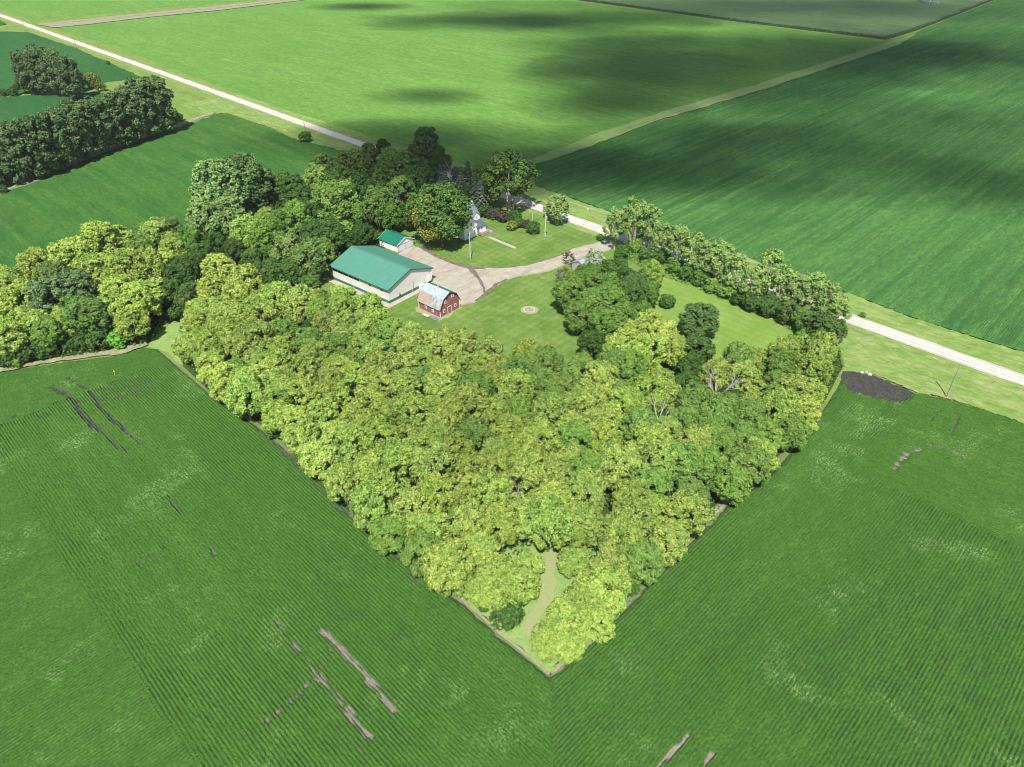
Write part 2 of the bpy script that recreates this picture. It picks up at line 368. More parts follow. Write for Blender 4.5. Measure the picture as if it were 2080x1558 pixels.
PL = [(L((110, 790), (150, 812), (165, 840), (185, 862), (205, 875)), 1.1, 0, 1.0), (L((140, 770), (185, 797), (200, 822), (225, 850), (255, 876)), .8, 0, 1.0),
      (L((205, 875), (235, 905), (262, 922)), .5, .2, .6), (L((255, 876), (290, 902)), .5, .2, .6),
      (L((190, 795), (250, 790), (305, 780)), .7, .1, .6), (L((195, 815), (250, 808), (310, 795)), .7, .1, .6), (L((30, 850), (100, 845)), 1.2, 0, .4),
      (L((655, 1285), (690, 1318), (730, 1365), (770, 1402), (800, 1448)), .75, .8, .75), (L((600, 1310), (640, 1370), (690, 1430), (745, 1500)), .7, .8, .5),
      (L((540, 1470), (600, 1420), (650, 1365), (670, 1320)), .6, .6, .45), (L((705, 1440), (730, 1475), (755, 1500)), .45, .9, .85),
      (L((340, 1010), (368, 1045)), .22, .2, .8), (L((280, 1150), (330, 1120), (350, 1100)), .4, .3, .5), (L((415, 1110), (440, 1130)), .35, .5, .5),
      (L((565, 1265), (620, 1345)), .5, .5, .5), (L((530, 868), (610, 950), (700, 1035), (780, 1100), (850, 1170)), 1.6, .25, .42), (L((390, 760), (450, 815)), .8, .3, .5),
      (L((1340, 1560), (1385, 1505)), .6, 1, 1)]
PR = [(L((1716, 757), (1778, 767), (1848, 798), (1820, 817), (1778, 808), (1735, 796), (1710, 778)), 0, 0, 1.0),
      (L((1815, 955), (1840, 925), (1870, 915)), .9, .8, .75), (L((1880, 905), (1920, 915), (1960, 930)), .6, .6, .7), (L((1930, 885), (1945, 850)), .5, .3, .6), (L((1885, 860), (1905, 835)), .5, .3, .5),
      (L((1325, 1578), (1360, 1535), (1396, 1497)), .55, 1, 1.0), (L((1430, 1560), (1445, 1535)), .4, .9, .9), (L((1770, 870), (1800, 890)), .5, .4, .6)]
HL = GRID_ANG + math.pi / 2
surface('soybean_field_left', F_LEFT, .24, ROW / 5, HL, crop_h(.55, 1, PL), MT['soy_near_left'], zone=lambda X, Y: ~far_row_left(X, Y, 1.1))
surface('soybean_headland_left', F_LEFT, .24, ROW / 5, GRID_ANG, crop_h(.55, 1, PL, rowamp=1.0), MT['soy_near_right'], zone=far_row_left)
surface('soybean_field_right', F_RIGHT, .24, ROW / 5, GRID_ANG, crop_h(.55, 2, PR), MT['soy_near_right'], zone=lambda X, Y: ~far_row_right(X, Y, 1.0))
surface('soybean_headland_right', F_RIGHT, .24, ROW / 5, HL, crop_h(.55, 2, PR, rowamp=.8), MT['soy_near_left'], zone=far_row_right)
F_FAR = L((1076, 342), (1218, 293), (1332, 249), (1550, 184), (1822, 92), (1870, 62), (2030, -2), (2180, -70), (2700, -70), (2700, 970), (2300, 796), (2079, 717), (1971, 684), (1842, 643), (1740, 603), (1400, 484), (1228, 428), (1150, 400), (1090, 380))
F_FAR_NEAR = L((1076, 342), (1400, 230), (2080, 230), (2250, 330), (2250, 776), (2079, 717), (1971, 684), (1842, 643), (1740, 603), (1400, 484), (1228, 428), (1150, 400), (1090, 380))
sheet('soybean_field_across_road', F_FAR, .38, MT['soy_far_right'])
surface('soybean_rows_across_road', F_FAR_NEAR, .5, ROW / 3, GRID_ANG, crop_h(.6, 3, (), None, 1.0), MT['soy_far_right'])
F_MIDL = L((-500, 620), (0, 392), (128, 344), (256, 293), (420, 236), (449, 230), (468, 233), (548, 260), (599, 284), (676, 302), (723, 318), (735, 330), (650, 372), (560, 440), (400, 560), (200, 610), (0, 650), (-500, 800))
surface('soybean_field_behind_grove', F_MIDL, .4, ROW / 3, GRID_ANG + math.pi / 2, crop_h(.55, 4, (), None, .75), MT['soy_mid_left'])
F_BRIGHT = L((112, 57), (285, 114), (477, 187), (600, 230), (800, 291), (1060, 372), (1062, 331), (1208, 274), (1332, 233), (1519, 178), (1795, 84), (1519, 48), (1175, 3), (700, -60), (600, 3), (450, 21), (300, 36), (215, 45), (130, 54))
sheet('soybean_field_bright', rough_edge(F_BRIGHT, 6, .5), .06, MT['soy_bright'])
F_TL = L((-300, -60), (-40, 8), (20, 22), (65, 42), (85, 40), (215, 27), (330, 15), (570, -3), (900, -60))
sheet('soybean_field_top', F_TL, .06, MT['soy_bright'])
F_UL = L((-300, 40), (0, 64), (55, 65), (146, 95), (219, 126), (292, 159), (219, 167), (175, 181), (0, 195), (-300, 240))
sheet('soybean_field_far_left', rough_edge(F_UL, 5, .8), .06, MT['soy_upper'])
F_UL2 = L((-300, 250), (0, 198), (110, 189), (180, 187), (238, 191), (190, 225), (0, 385), (-300, 520))
sheet('soybean_field_between_trees', rough_edge(F_UL2, 5, .6), .06, MT['soy_upper'])
sheet('soybean_field_corner', L((-200, -20), (0, 42), (14, 50), (-5, 53), (-200, 30)), .42, MT['soy_upper'])

# corn field with a real two-metre edge
F_CORN = L((700, -75), (1175, 1), (1519, 47), (1800, 81), (1868, 60), (2028, -3), (2200, -85))
def corn(u, v, X, Y, ed):
    return 1.9 + .35 * (fbm(X, Y, 3., 5) - .5) + .2 * (np.random.default_rng(3).random(len(u)) - .5), {}
cs = surface('corn_field', F_CORN, 3.0, 1.5, GRID_ANG + math.pi / 2, corn, MT['corn'])
edge = MB(); ring = rough_edge(F_CORN[1:6], 2.5, .4)
k0 = rough_edge(np.array([F_CORN[1], F_CORN[2]]), 2.2, .5)[:-1]
pts = []
for i in range(1, 5):
    a, b = F_CORN[i], F_CORN[i + 1]; n = int(np.hypot(*(b - a)) / 2.0)
    pts += [a + (b - a) * j / n for j in range(n)]
cen = F_CORN.mean(0)
vv = []; ff = []
for i, p in enumerate(pts):
    d = (cen - p) / np.hypot(*(cen - p)); j = random.uniform(-.3, .3)
    vv += [(p[0] + d[0] * j, p[1] + d[1] * j, 0), (p[0] + d[0] * (.5 + j), p[1] + d[1] * (.5 + j), 1.75 + random.uniform(-.3, .3)), (p[0] + d[0] * 5, p[1] + d[1] * 5, 1.9)]
    if i: q = 3 * i; ff += [(q - 3, q, q + 1, q - 2), (q - 2, q + 1, q + 2, q - 1)]
edge.add(vv, ff); struct(edge.build('corn_field_edge', m_plain('corn stalks', (.05, .085, .035), .5, 1.0, .9, .1)))

# road, drive, yard
def strip_ab(b0, b1, a0, a1): return np.array([AB(a0, b0), AB(a0, b1), AB(a1, b1), AB(a1, b0)])
RB0, RB1 = 187.3, 193.0
road_me = []
for t in range(0, 181): pass
def ribbon(name, left, right, z, mat):
    V = [(p[0], p[1], z) for p in left] + [(p[0], p[1], z) for p in right]; n = len(left)
    me = bpy.data.meshes.new(name); me.from_pydata(V, [], [(i, i + 1, n + i + 1, n + i) for i in range(n - 1)]); me.update()
    bm_fix(me)
    if me.polygons[0].normal.z < 0: me.flip_normals()
    me.materials.append(mat); return struct(link(name, me))
aa = np.arange(-400, 1500, 2.0)
jl = (vnoise(aa, aa * 0, 6., 1) - .5) * .7; jr = (vnoise(aa, aa * 0, 6., 2) - .5) * .7
ribbon('gravel_road', [AB(a, RB0 + j) for a, j in zip(aa, jl)], [AB(a, RB1 + j) for a, j in zip(aa, jr)], .30, MT['road'])
def shoulder(sgn, b, name):
    return ribbon(name, [AB(a, b - sgn * .4) for a in aa], [AB(a, b + sgn * 2.2) for a in aa], .0, MT['verge'])
# roadside embankment up to the raised road bed
for nm, b, sg in (('road_shoulder_near', RB0, -1), ('road_shoulder_far', RB1, 1)):
    V = []; F = []
    for i, a in enumerate(aa):
        p, q = AB(a, b - sg * .5), AB(a, b + sg * 2.6); V += [(p[0], p[1], .27), (q[0], q[1], .04)]
        if i: F.append((2 * i - 2, 2 * i, 2 * i + 1, 2 * i - 1))
    me = bpy.data.meshes.new(nm); me.from_pydata(V, [], F); me.update(); bm_fix(me); me.materials.append(MT['verge'])
    if me.polygons[0].normal.z < 0: me.flip_normals()
    struct(link(nm, me))

DRIVE = L((813, 513), (840, 500), (862, 507), (883, 520), (926, 539), (961, 545), (1000, 545), (1040, 543), (1070, 539), (1110, 529), (1142, 518), (1161, 506), (1195, 497), (1229, 489), (1226, 480), (1245, 470), (1262, 478),
          (1246, 503), (1240, 507), (1205, 517), (1176, 526), (1145, 539), (1113, 550), (1085, 556), (1060, 561), (1028, 569), (1007, 582), (981, 603), (964, 615), (934, 622), (905, 604), (880, 590), (840, 560), (800, 520))
LAWN = L((560, 560), (640, 650), (760, 730), (960, 730), (1160, 780), (1330, 790), (1500, 740), (1620, 690), (1700, 660), (1600, 620), (1400, 550), (1290, 510), (1240, 484), (1228, 478), (1062, 418), (980, 370), (800, 400), (650, 500))
sheet('lawn', LAWN, .02, MT['lawn'])
LAWN2 = rough_edge(L((1090, 570), (1200, 640), (1160, 700), (1175, 780), (1330, 800), (1500, 745), (1620, 690), (1700, 664), (1600, 625), (1480, 582), (1350, 535), (1270, 520), (1200, 540)), 3, 2.0)
sheet('meadow_lawn', rough_edge(L((1330, 560), (1300, 620), (1300, 760), (1500, 760), (1640, 690), (1600, 622), (1480, 580), (1400, 552)), 3, 1.0), .04, MT['lawn_pale'])
sheet('gravel_yard', rough_edge(DRIVE, 1.5, .35), .07, MT['yard'])
def track(name, pts, wds, z, mat, seed=1):
    pts = [G(*p) for p in pts]; Lf = []; Rt = []; 
    P = []; Wd = []
    for i in range(len(pts) - 1):
        n = max(2, int(np.hypot(*(pts[i + 1] - pts[i])) / .7))
        for j in range(n): t = j / n; P.append(pts[i] * (1 - t) + pts[i + 1] * t); Wd.append(wds[i] * (1 - t) + wds[i + 1] * t)
    P.append(pts[-1]); Wd.append(wds[-1]); P = np.array(P)
    for i in range(len(P)):
        d = P[min(i + 1, len(P) - 1)] - P[max(i - 1, 0)]; d = d / np.hypot(*d); nr = np.array([-d[1], d[0]])
        k1 = .6 + .8 * vnoise(P[i][0], P[i][1], 1.3, seed); k2 = .6 + .8 * vnoise(P[i][0], P[i][1], 1.3, seed + 5)
        Lf.append(P[i] + nr * Wd[i] * k1 / 2); Rt.append(P[i] - nr * Wd[i] * k2 / 2)
    return ribbon(name, Lf, Rt, z, mat)
track('mud_edge', [(850, 498), (883, 519), (926, 537), (958, 544), (985, 546)], [1.2, 1.6, 1.5, 2.2, .8], .085, MT['mudtrack'])
track('mud_streak', [(955, 543), (965, 556), (974, 568), (983, 585), (984, 598)], [1.8, 1.3, .9, .8, .4], .09, MT['mudtrack'], 3)
track('mud_verge', [(1030, 567), (1008, 578), (985, 598), (966, 612)], [.8, 1.2, 1.5, .8], .085, MT['mudtrack'], 4)
track('drive_edge_far', [(1000, 545), (1070, 539), (1142, 517), (1161, 505), (1170, 502)], [.5, .6, .6, .5, .3], .085, MT['mudtrack'], 5)
track('drive_edge_near', [(1240, 508), (1176, 527), (1113, 551), (1060, 562)], [.5, .6, .8, .4], .085, MT['path'], 6)
walk = [G(994, 482), G(1046, 504)]
d = (walk[1] - walk[0]); d = d / np.hypot(*d); nr = np.array([-d[1], d[0]]) * .6
o = MB(); o.slab([(*(walk[0] + nr), .12), (*(walk[1] + nr), .12), (*(walk[1] - nr), .12), (*(walk[0] - nr), .12)], .12); struct(o.build('front_path', MT['concrete']))

# grassy strips, stubble, clearings
sheet('grass_waterway', rough_edge(L((1062, 333), (1208, 274), (1332, 233), (1519, 178), (1810, 85), (1860, 70), (1826, 92), (1550, 183), (1332, 248), (1218, 292), (1078, 341)), 5, .8), .46, MT['clearing'])
sheet('waterway_furrow', rough_edge(L((1240, 273), (1340, 238), (1519, 183), (1560, 170), (1520, 186), (1340, 242)), 5, .4), .48, MT['stubble'])
sheet('ditch_bank', rough_edge(L((70, 50), (150, 42), (300, 27), (450, 12), (620, -6), (640, -2), (450, 21), (300, 36), (180, 50), (112, 57)), 5, .7), .46, MT['stubble'])
track('ditch_furrow', [(100, 50), (300, 31), (450, 16), (620, -3)], [.8, 1.2, 1.4, 1.4], .5, MT['mudtrack'], 8)
sheet('field_margin', rough_edge(L((-60, 415), (0, 390), (128, 342), (256, 291), (350, 256), (420, 233), (440, 228), (425, 240), (256, 297), (128, 350), (0, 398), (-60, 425)), 4, 1.0), .5, MT['stubble'])
track('left_margin', [(-60, 775), (0, 754), (73, 740), (150, 728), (234, 716), (300, 700)], [2.2, 2.4, 2.2, 1.8, 2.6, 1.5], .42, MT['stubble'], 9)
track('bare_patch', [(225, 722), (250, 716), (300, 702)], [1, 3.0, .8], .45, MT['stubble'], 10)
track('field_edge_left', [(365, 745), (438, 806), (522, 862), (585, 913), (658, 981), (740, 1055), (840, 1141), (926, 1212), (1013, 1289), (1118, 1373)], [.4, .6, .7, 1.0, .8, .6, .8, 1.0, 1.0, .8], .12, MT['edge'], 11)
track('field_edge_left_dry', [(585, 908), (658, 976), (740, 1050), (840, 1136), (926, 1207), (1013, 1284), (1116, 1370)], [.2, .3, .35, .35, .45, .45, .4], .14, MT['stubble'], 21)
track('field_edge_right', [(1118, 1373), (1160, 1335), (1186, 1314), (1240, 1262), (1325, 1172), (1400, 1095), (1475, 1025), (1566, 955), (1676, 820)], [.8, 1.4, 2.4, 1.5, 1.0, 1.5, 1.9, 1.3, .8], .12, MT['edge'], 12)
track('field_edge_right_dry', [(1120, 1369), (1160, 1330), (1200, 1300), (1240, 1256)], [.6, 1.0, 1.6, .6], .15, MT['stubble'], 13)
track('field_edge_right_dry_upper', [(1440, 1052), (1480, 1012), (1500, 998)], [.8, 1.8, .8], .15, MT['stubble'], 14)
sheet('black_soil_patch', rough_edge(L((1712, 754), (1726, 748), (1778, 762), (1855, 796), (1830, 822), (1778, 815), (1714, 796), (1705, 778)), 2, .7), .05, MT['soil'])
track('soil_patch_rim', [(1714, 752), (1745, 754), (1778, 762), (1830, 783), (1856, 797)], [.6, 1.3, 1.0, .9, .5], .09, MT['stubble'], 15)

GROVE = poly([(352, 700), (372, 745), (438, 806), (522, 860), (585, 910), (658, 978), (840, 1135), (926, 1205), (1118, 1366), (1240, 1255), (1325, 1170), (1475, 1020), (1566, 950), (1676, 815), (1712, 745), (1700, 700),
              (1600, 720), (1500, 752), (1400, 760), (1250, 770), (1160, 790), (1040, 770), (900, 720), (800, 705), (700, 650), (600, 600), (480, 560), (400, 600)])
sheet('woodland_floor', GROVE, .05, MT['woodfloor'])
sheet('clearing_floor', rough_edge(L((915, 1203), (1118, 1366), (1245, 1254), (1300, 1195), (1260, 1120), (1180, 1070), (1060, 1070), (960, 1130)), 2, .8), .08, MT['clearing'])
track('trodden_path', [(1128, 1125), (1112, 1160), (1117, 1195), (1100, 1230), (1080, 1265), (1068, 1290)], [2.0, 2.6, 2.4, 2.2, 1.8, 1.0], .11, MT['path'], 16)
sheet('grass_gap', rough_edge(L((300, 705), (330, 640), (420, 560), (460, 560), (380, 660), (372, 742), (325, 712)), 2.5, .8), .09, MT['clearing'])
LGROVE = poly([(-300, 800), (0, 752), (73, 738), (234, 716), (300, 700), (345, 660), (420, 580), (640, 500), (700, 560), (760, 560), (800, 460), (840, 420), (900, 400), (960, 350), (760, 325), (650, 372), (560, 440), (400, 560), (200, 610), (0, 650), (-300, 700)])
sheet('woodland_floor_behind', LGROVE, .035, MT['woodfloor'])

# tussocky roadside grass
ALLF = [F_LEFT, F_RIGHT, F_FAR, F_MIDL, F_BRIGHT, F_UL, F_UL2, F_TL, LAWN, LGROVE, GROVE, DRIVE]
def tuss(u, v, X, Y, ed):
    a = fbm(X, Y, 2.2, 21); b = np.random.default_rng(8).random(len(u))
    k = vnoise(u, v * 4, 5., 23)
    return .02 + (.28 * sstep(.35, .75, a) + .14 * b + .12 * k) * sstep(0, 1.2, ed), {}
for nm, b0, b1, a0, a1 in (('roadside_grass_far_side', RB1 + .5, RB1 + 17, -60, 420), ('roadside_grass_near_side', RB0 - 24, RB0 - .5, -60, 420)):
    surface(nm, strip_ab(b0, b1, a0, a1), .45, .3, GRID_ANG + math.pi / 2, tuss, MT['verge'], excl=ALLF)

# ------------------------------------------------------------------ foliage
def rdirs(n, rr):
    v = rr.normal(size=(n, 3)); return v / np.linalg.norm(v, axis=1)[:, None]
def leaf_quads(P, N, size, rr, tilt=1.25, aspect=1.25):
    n = len(P); M = N + rdirs(n, rr) * tilt * rr.random((n, 1)) ** .5; M /= np.linalg.norm(M, axis=1)[:, None]
    T = np.cross(M, rdirs(n, rr)); T /= np.linalg.norm(T, axis=1)[:, None]; B = np.cross(M, T)
    s = (size * (.6 + .8 * rr.random(n)))[:, None] * .5
    bend = M * s * .25
    V = np.stack([P - T * s * aspect, P - B * s * .8 + bend, P + T * s * aspect, P + B * s * .8 + bend], 1).reshape(-1, 3)
    Q = np.arange(4 * n).reshape(n, 4); return V, Q
def crown_points(rr, R, z0, z1, nl, lr, n, sub=14, subr=.40, cover=1.0, tall=0, tuft=9, ts=.15):
    """surface points of lobes with sub-lobes inside an egg-shaped envelope"""
    zc = (z0 + z1) / 2; hz = (z1 - z0) / 2; C = []
    gold = math.pi * (3 - 5 ** .5)
    for i in range(nl):
        t = (i + .5) / nl; zz = 1 - (1.95 if tall else 1.75) * t; rho = math.sqrt(max(0, 1 - zz * zz)) ** (.5 if tall else 1); ph = i * gold + rr.random() * .9
        k = rr.uniform(.72, 1.05); r = lr * rr.uniform(.75, 1.25)
        C.append((math.cos(ph) * rho * (R - r * .8) * k, math.sin(ph) * rho * (R - r * .8) * k, zc + zz * (hz - r * .7) * k + .12 * hz, r))
    C.append((0, 0, z1 - lr * .8, lr)); C = np.array(C)
    S = []
    for c in C:
        d = rdirs(sub * 3, rr); out = c[:3] - np.array([0, 0, zc - hz * .3]); out /= max(1e-6, np.linalg.norm(out))
        d = d[(d @ out) > -.25][:sub]
        for q in d:
            if rr.random() < cover: S.append((*(c[:3] + q * c[3] * .8), c[3] * subr * rr.uniform(.7, 1.3), *q))
    S = np.array(S); w = S[:, 3] ** 2; w /= w.sum()
    nt_ = max(40, n // tuft); pick = rr.choice(len(S), nt_, p=w); q = S[pick]
    d = rdirs(nt_, rr); out = q[:, 4:7]; flip = (d * out).sum(1) < -.3; d[flip] *= -1
    Pt = q[:, :3] + d * (q[:, 3] * (1.28 - .8 * rr.random(nt_) ** 1.1))[:, None]
    Nt = d * .6 + out * .45 + np.array([0, 0, .3]); tt = .45 * rr.random(len(S))[pick] + .55 * rr.random(nt_)
    k = rr.integers(0, nt_, n)                                   # each tuft is a spray of leaves with gaps round it
    P = Pt[k] + rr.normal(size=(n, 3)) * ts * np.array([1, 1, .7]); N = Nt[k] + rdirs(n, rr) * .35; N /= np.linalg.norm(N, axis=1)[:, None]
    return P, N, tt[k], C
def crown_mesh(name, seed, R, z0, z1, nl, lr, n, ls, mat, **kw):
    rr = np.random.default_rng(seed); P, N, tn, C = crown_points(rr, R, z0, z1, nl, lr, n, **kw)
    ok = P[:, 2] > .15; P, N, tn = P[ok], N[ok], tn[ok]
    V, Q = leaf_quads(P, N, ls, rr)
    tint = np.clip(.05 + .62 * tn + .36 * rr.random(len(P)), 0, 1); alt = np.clip(.7 * tn + .45 * rr.random(len(P)), 0, 1)
    return npmesh(name, V, Q, {'tint': ('FACE', tint), 'alt': ('FACE', alt)}, mat), C
def trunk_mesh(name, seed, C, z0, r0, mat, stems=1, spread=.25, reach=.8):
    rr = np.random.default_rng(seed); m = MB(); lobes = [c for c in C]
    for s in range(stems):
        a = rr.random() * 6.28; off = Vector((math.cos(a), math.sin(a), 0)) * (spread * (s > 0)); fork = z0 * rr.uniform(.7, 1.1)
        lean = Vector((rr.uniform(-.25, .25), rr.uniform(-.25, .25), 0)) * z0 * .4
        r = r0 * (1 if s == 0 else .7)
        base = off * 1.0; top = off * 2 + lean + Vector((0, 0, fork))
        m.tube([base - Vector((0, 0, .3)), base + Vector((0, 0, .4)), base.lerp(top, .5), top], [r * 1.35, r, r * .85, r * .7], 7)
        mine = lobes[s::stems]
        for c in mine:
            e = Vector(c[:3]) * 1.0; mid = top.lerp(e, .5) + Vector((0, 0, .08 * (e - top).length))
            tip = top + (e - top) * reach
            m.tube([top - Vector((0, 0, .1)), mid, tip], [r * .5, r * .3, r * .1], 5)
    return m.mesh(name, mat)
KIND = {}
def kind(name, n, R, z0, z1, nl, lr, leaves, ls, leaf, bark='bark', tr=.2, stems=1, spread=.3, reach=.8, seed=0, **kw):
    KIND[name] = dict(R=R, h=z1, v=[])
    for i in range(n):
        me, C = crown_mesh('crown', seed + i * 17 + 1, R, z0, z1, nl, lr, leaves, ls, LEAF[leaf], **kw)
        KIND[name]['v'].append((me, trunk_mesh('trunk', seed + i, C, z0 + (z1 - z0) * .25, tr, MT[bark], stems, spread, reach)))
kind('yellow', 8, 4.0, .9, 9.8, 34, 1.0, 28000, .27, 'yellow', seed=100, stems=2)
kind('yellow_open', 3, 4.0, 1.4, 9.8, 26, 1.0, 18000, .28, 'yellow', 'bark_pale', seed=150, stems=2, cover=.72, reach=1.25)
kind('mid', 5, 4.0, .9, 9.8, 32, 1.0, 26000, .28, 'mid', 'bark_pale', seed=200, stems=2, reach=1.08)
kind('olive', 3, 4.2, 1.4, 10.5, 22, 1.2, 16000, .32, 'olive', seed=250, stems=2, cover=.8, reach=1.1)
kind('dark', 4, 4.0, .9, 9.5, 30, 1.0, 24000, .28, 'dark', seed=300)
kind('grey', 4, 6.5, 2.0, 19, 34, 1.75, 34000, .42, 'grey', 'bark_pale', .35, 2, .8, seed=350)
kind('windbreak', 4, 5.5, -.5, 19, 34, 1.8, 26000, .50, 'windbreak', 'bark', .3, 3, 1.2, seed=370, sub=10, tall=1)
kind('maple', 2, 9.0, 1.6, 16.5, 34, 2.6, 42000, .44, 'maple', 'bark', .45, 2, .8, seed=400, sub=16)
kind('bigoak', 1, 8.2, 3.2, 19, 24, 2.4, 24000, .46, 'maple', 'bark_pale', .50, 4, 1.0, seed=420, sub=12, cover=.75)
kind('ragged', 5, 3.4, 1.6, 11.5, 17, 1.0, 8500, .30, 'olive', 'bark_pale', .26, 2, .5, reach=1.2, seed=450, cover=.7)
kind('thicket', 4, 4.0, .1, 5.6, 34, 1.0, 26000, .26, 'yellow', 'bark', .10, 4, .6, seed=700, ts=.13)
kind('shrub', 4, 2.0, .2, 3.2, 9, .9, 3200, .28, 'dark', 'bark', .08, 3, .3, seed=500)
kind('shrub_mid', 3, 2.0, .2, 3.0, 9, .9, 3200, .28, 'mid', 'bark', .08, 3, .3, seed=520)
kind('shrub_yellow', 2, 2.2, .2, 3.2, 10, .9, 3600, .28, 'yellow', 'bark', .08, 3, .3, seed=540)
kind('shrub_gold', 1, 2.0, .2, 3.4, 14, .8, 5000, .22, 'gold', 'bark', .08, 3, .3, seed=550)
kind('shrub_purple', 2, 2.2, .2, 2.8, 10, .9, 3200, .26, 'purple', 'bark', .08, 4, .4, seed=560, cover=.8)
kind('shrub_pale', 1, 3.0, .8, 6.0, 12, 1.1, 4200, .30, 'pale', 'bark_pale', .12, 3, .4, seed=570, cover=.75, reach=1.1)
kind('twiggy', 2, 2.2, .8, 4.0, 8, .9, 900, .24, 'purple', 'bark_pale', .07, 6, .3, seed=580, reach=1.35)
def conifer(name, n, R, h, leaf, leaves, seed, layers, droop=.35):
    KIND[name] = dict(R=R, h=h, v=[])
    for i in range(n):
        rr = np.random.default_rng(seed + i); P = []; N = []; T = []; m = MB(); m.tube([(0, 0, -.3), (0, 0, h * .5), (0, 0, h * .97)], [.28, .18, .03], 7)
        for k in range(layers):
            z = h * (.08 + .88 * k / layers); r = R * (1 - z / h) ** .85 * rr.uniform(.85, 1.1); nb = max(4, int(7 + 5 * (1 - k / layers)))
            for j in range(nb):
                a = 6.283 * j / nb + rr.random() * .6 + k; rl = r * rr.uniform(.75, 1.1)
                dirv = np.array([math.cos(a), math.sin(a), 0]); side = np.array([-dirv[1], dirv[0], 0]); cnt = int(leaves / layers / nb)
                t = rr.random(cnt) ** .6; wd = (1 - t) * .32 * rl + .12
                p = dirv * (t * rl)[:, None] + side * ((rr.random(cnt) - .5) * 2 * wd)[:, None] + np.array([0, 0, 1]) * (z - droop * t * rl + rr.random(cnt) * .18)[:, None]
                P.append(p); N.append(np.tile(np.array([dirv[0] * .5, dirv[1] * .5, .85]), (cnt, 1))); T.append(np.full(cnt, rr.random()))
                e = dirv * rl * .8; m.tube([(0, 0, z), (e[0], e[1], z - droop * rl * .8)], [.05, .015], 4)
        P = np.concatenate(P); N = np.concatenate(N); T = np.concatenate(T)
        V, Q = leaf_quads(P, N, .42, rr, .6, 1.6); tint = np.clip(.4 * T + .6 * rr.random(len(P)), 0, 1)
        KIND[name]['v'].append((npmesh('crown', V, Q, {'tint': ('FACE', tint), 'alt': ('FACE', tint * 0)}, LEAF[leaf]), m.mesh('trunk', MT['bark'])))
conifer('spruce', 2, 4.4, 13, 'spruce', 14000, 600, 17)
conifer('pine', 2, 4.8, 16, 'pine', 14000, 620, 18, .15)
def branch(m, rr, p, d, ln, r, lv):
    q = p + d * ln * .5 + Vector((rr.uniform(-1, 1), rr.uniform(-1, 1), .2)) * ln * .06; e = p + d * ln
    m.tube([p, q, e], [r, r * .75, r * .45], 5 if lv else 6)
    if lv == 3: return
    for k in range(3 if lv else 4):
        t = rr.uniform(.35, 1.0); nd = (d + Vector((rr.uniform(-1, 1), rr.uniform(-1, 1), rr.uniform(-.3, .7))) * .85).normalized()
        branch(m, rr, p + (e - p) * t, nd, ln * rr.uniform(.45, .7), r * .45, lv + 1)
def dead_mesh(seed, h, r=.2):
    rr = random.Random(seed); m = MB(); m.tube([(0, 0, -.3), (0, 0, h * .3), (.1, 0, h * .45)], [r * 1.2, r, r * .8], 7)
    for k in range(4):
        a = k * 1.57 + rr.random(); branch(m, rr, Vector((0, 0, h * (.25 + .05 * k))), Vector((math.cos(a) * .55, math.sin(a) * .55, .8)).normalized(), h * .38, r * .6, 1)
    return m.mesh('trunk', MT['deadwood'])
DEAD = [dead_mesh(3, 8), dead_mesh(5, 9), dead_mesh(9, 8)]

USED = []
NAMES = dict(yellow='yellow_green_tree', yellow_open='yellow_green_tree', mid='green_tree', olive='olive_green_tree', dark='dark_green_tree', grey='cottonwood_tree', windbreak='windbreak_tree', maple='maple_tree', bigoak='spreading_tree', ragged='airy_tree', shrub_pale='silvery_tree')
def put_tree(k, px, py, rpx=None, tint=(1, 1, 1), label='', cat='tree', name=None, group=None, hs=1.0, vi=None, xy=None, R=None, rz=None):
    """tree whose crown centre is seen at the surveyed pixel with a crown radius of rpx photo pixels"""
    K = KIND[k]; asp = K['h'] / K['R'] * hs
    if xy is None:
        R_ = 4.0
        for _ in range(6):
            zc = R_ * asp * .58; g = G(px, py, zc); depth = g[1] * CP + (CAMH - zc) * SP
            R_ = rpx * depth / FPX
        R_ *= 1.06
    else: g = xy; R_ = R
    s = R_ / K['R']; v = len(USED) % len(K['v']) if vi is None else vi; cm, tm = K['v'][v]
    o = thing(NAMES.get(k, 'tree') if name in (None, 'tree') else name, label, cat, (g[0], g[1], 0), random.random() * 6.28 if rz is None else rz, group); o.scale = (s, s, s * hs)
    c = link('crown', cm, o); t = link('trunk' if 'shrub' not in k and k != 'twiggy' else 'stem', tm, o)
    j = random.uniform(.88, 1.12); c.color = (tint[0] * j, tint[1] * j, tint[2] * j, 1)
    USED.append(o); return o
def put_dead(px, py, i, s, label, z=0, name='dead_tree'):
    g = G(px, py, z); o = tag(link(name, DEAD[i]), label, 'dead tree'); o.location = (g[0], g[1], 0); o.scale = (s,) * 3; o.rotation_euler = (0, 0, random.random() * 6); return o
ORD = ['first', 'second', 'third', 'fourth', 'fifth', 'sixth', 'seventh', 'eighth', 'ninth', 'tenth', 'eleventh', 'twelfth', 'thirteenth', 'fourteenth', 'fifteenth', 'sixteenth', 'seventeenth', 'eighteenth', 'nineteenth', 'twentieth'] + ['twenty-' + w for w in ('first', 'second', 'third', 'fourth', 'fifth', 'sixth', 'seventh', 'eighth', 'ninth')] + ['thirtieth'] + ['thirty-' + w for w in ('first', 'second', 'third', 'fourth', 'fifth')]

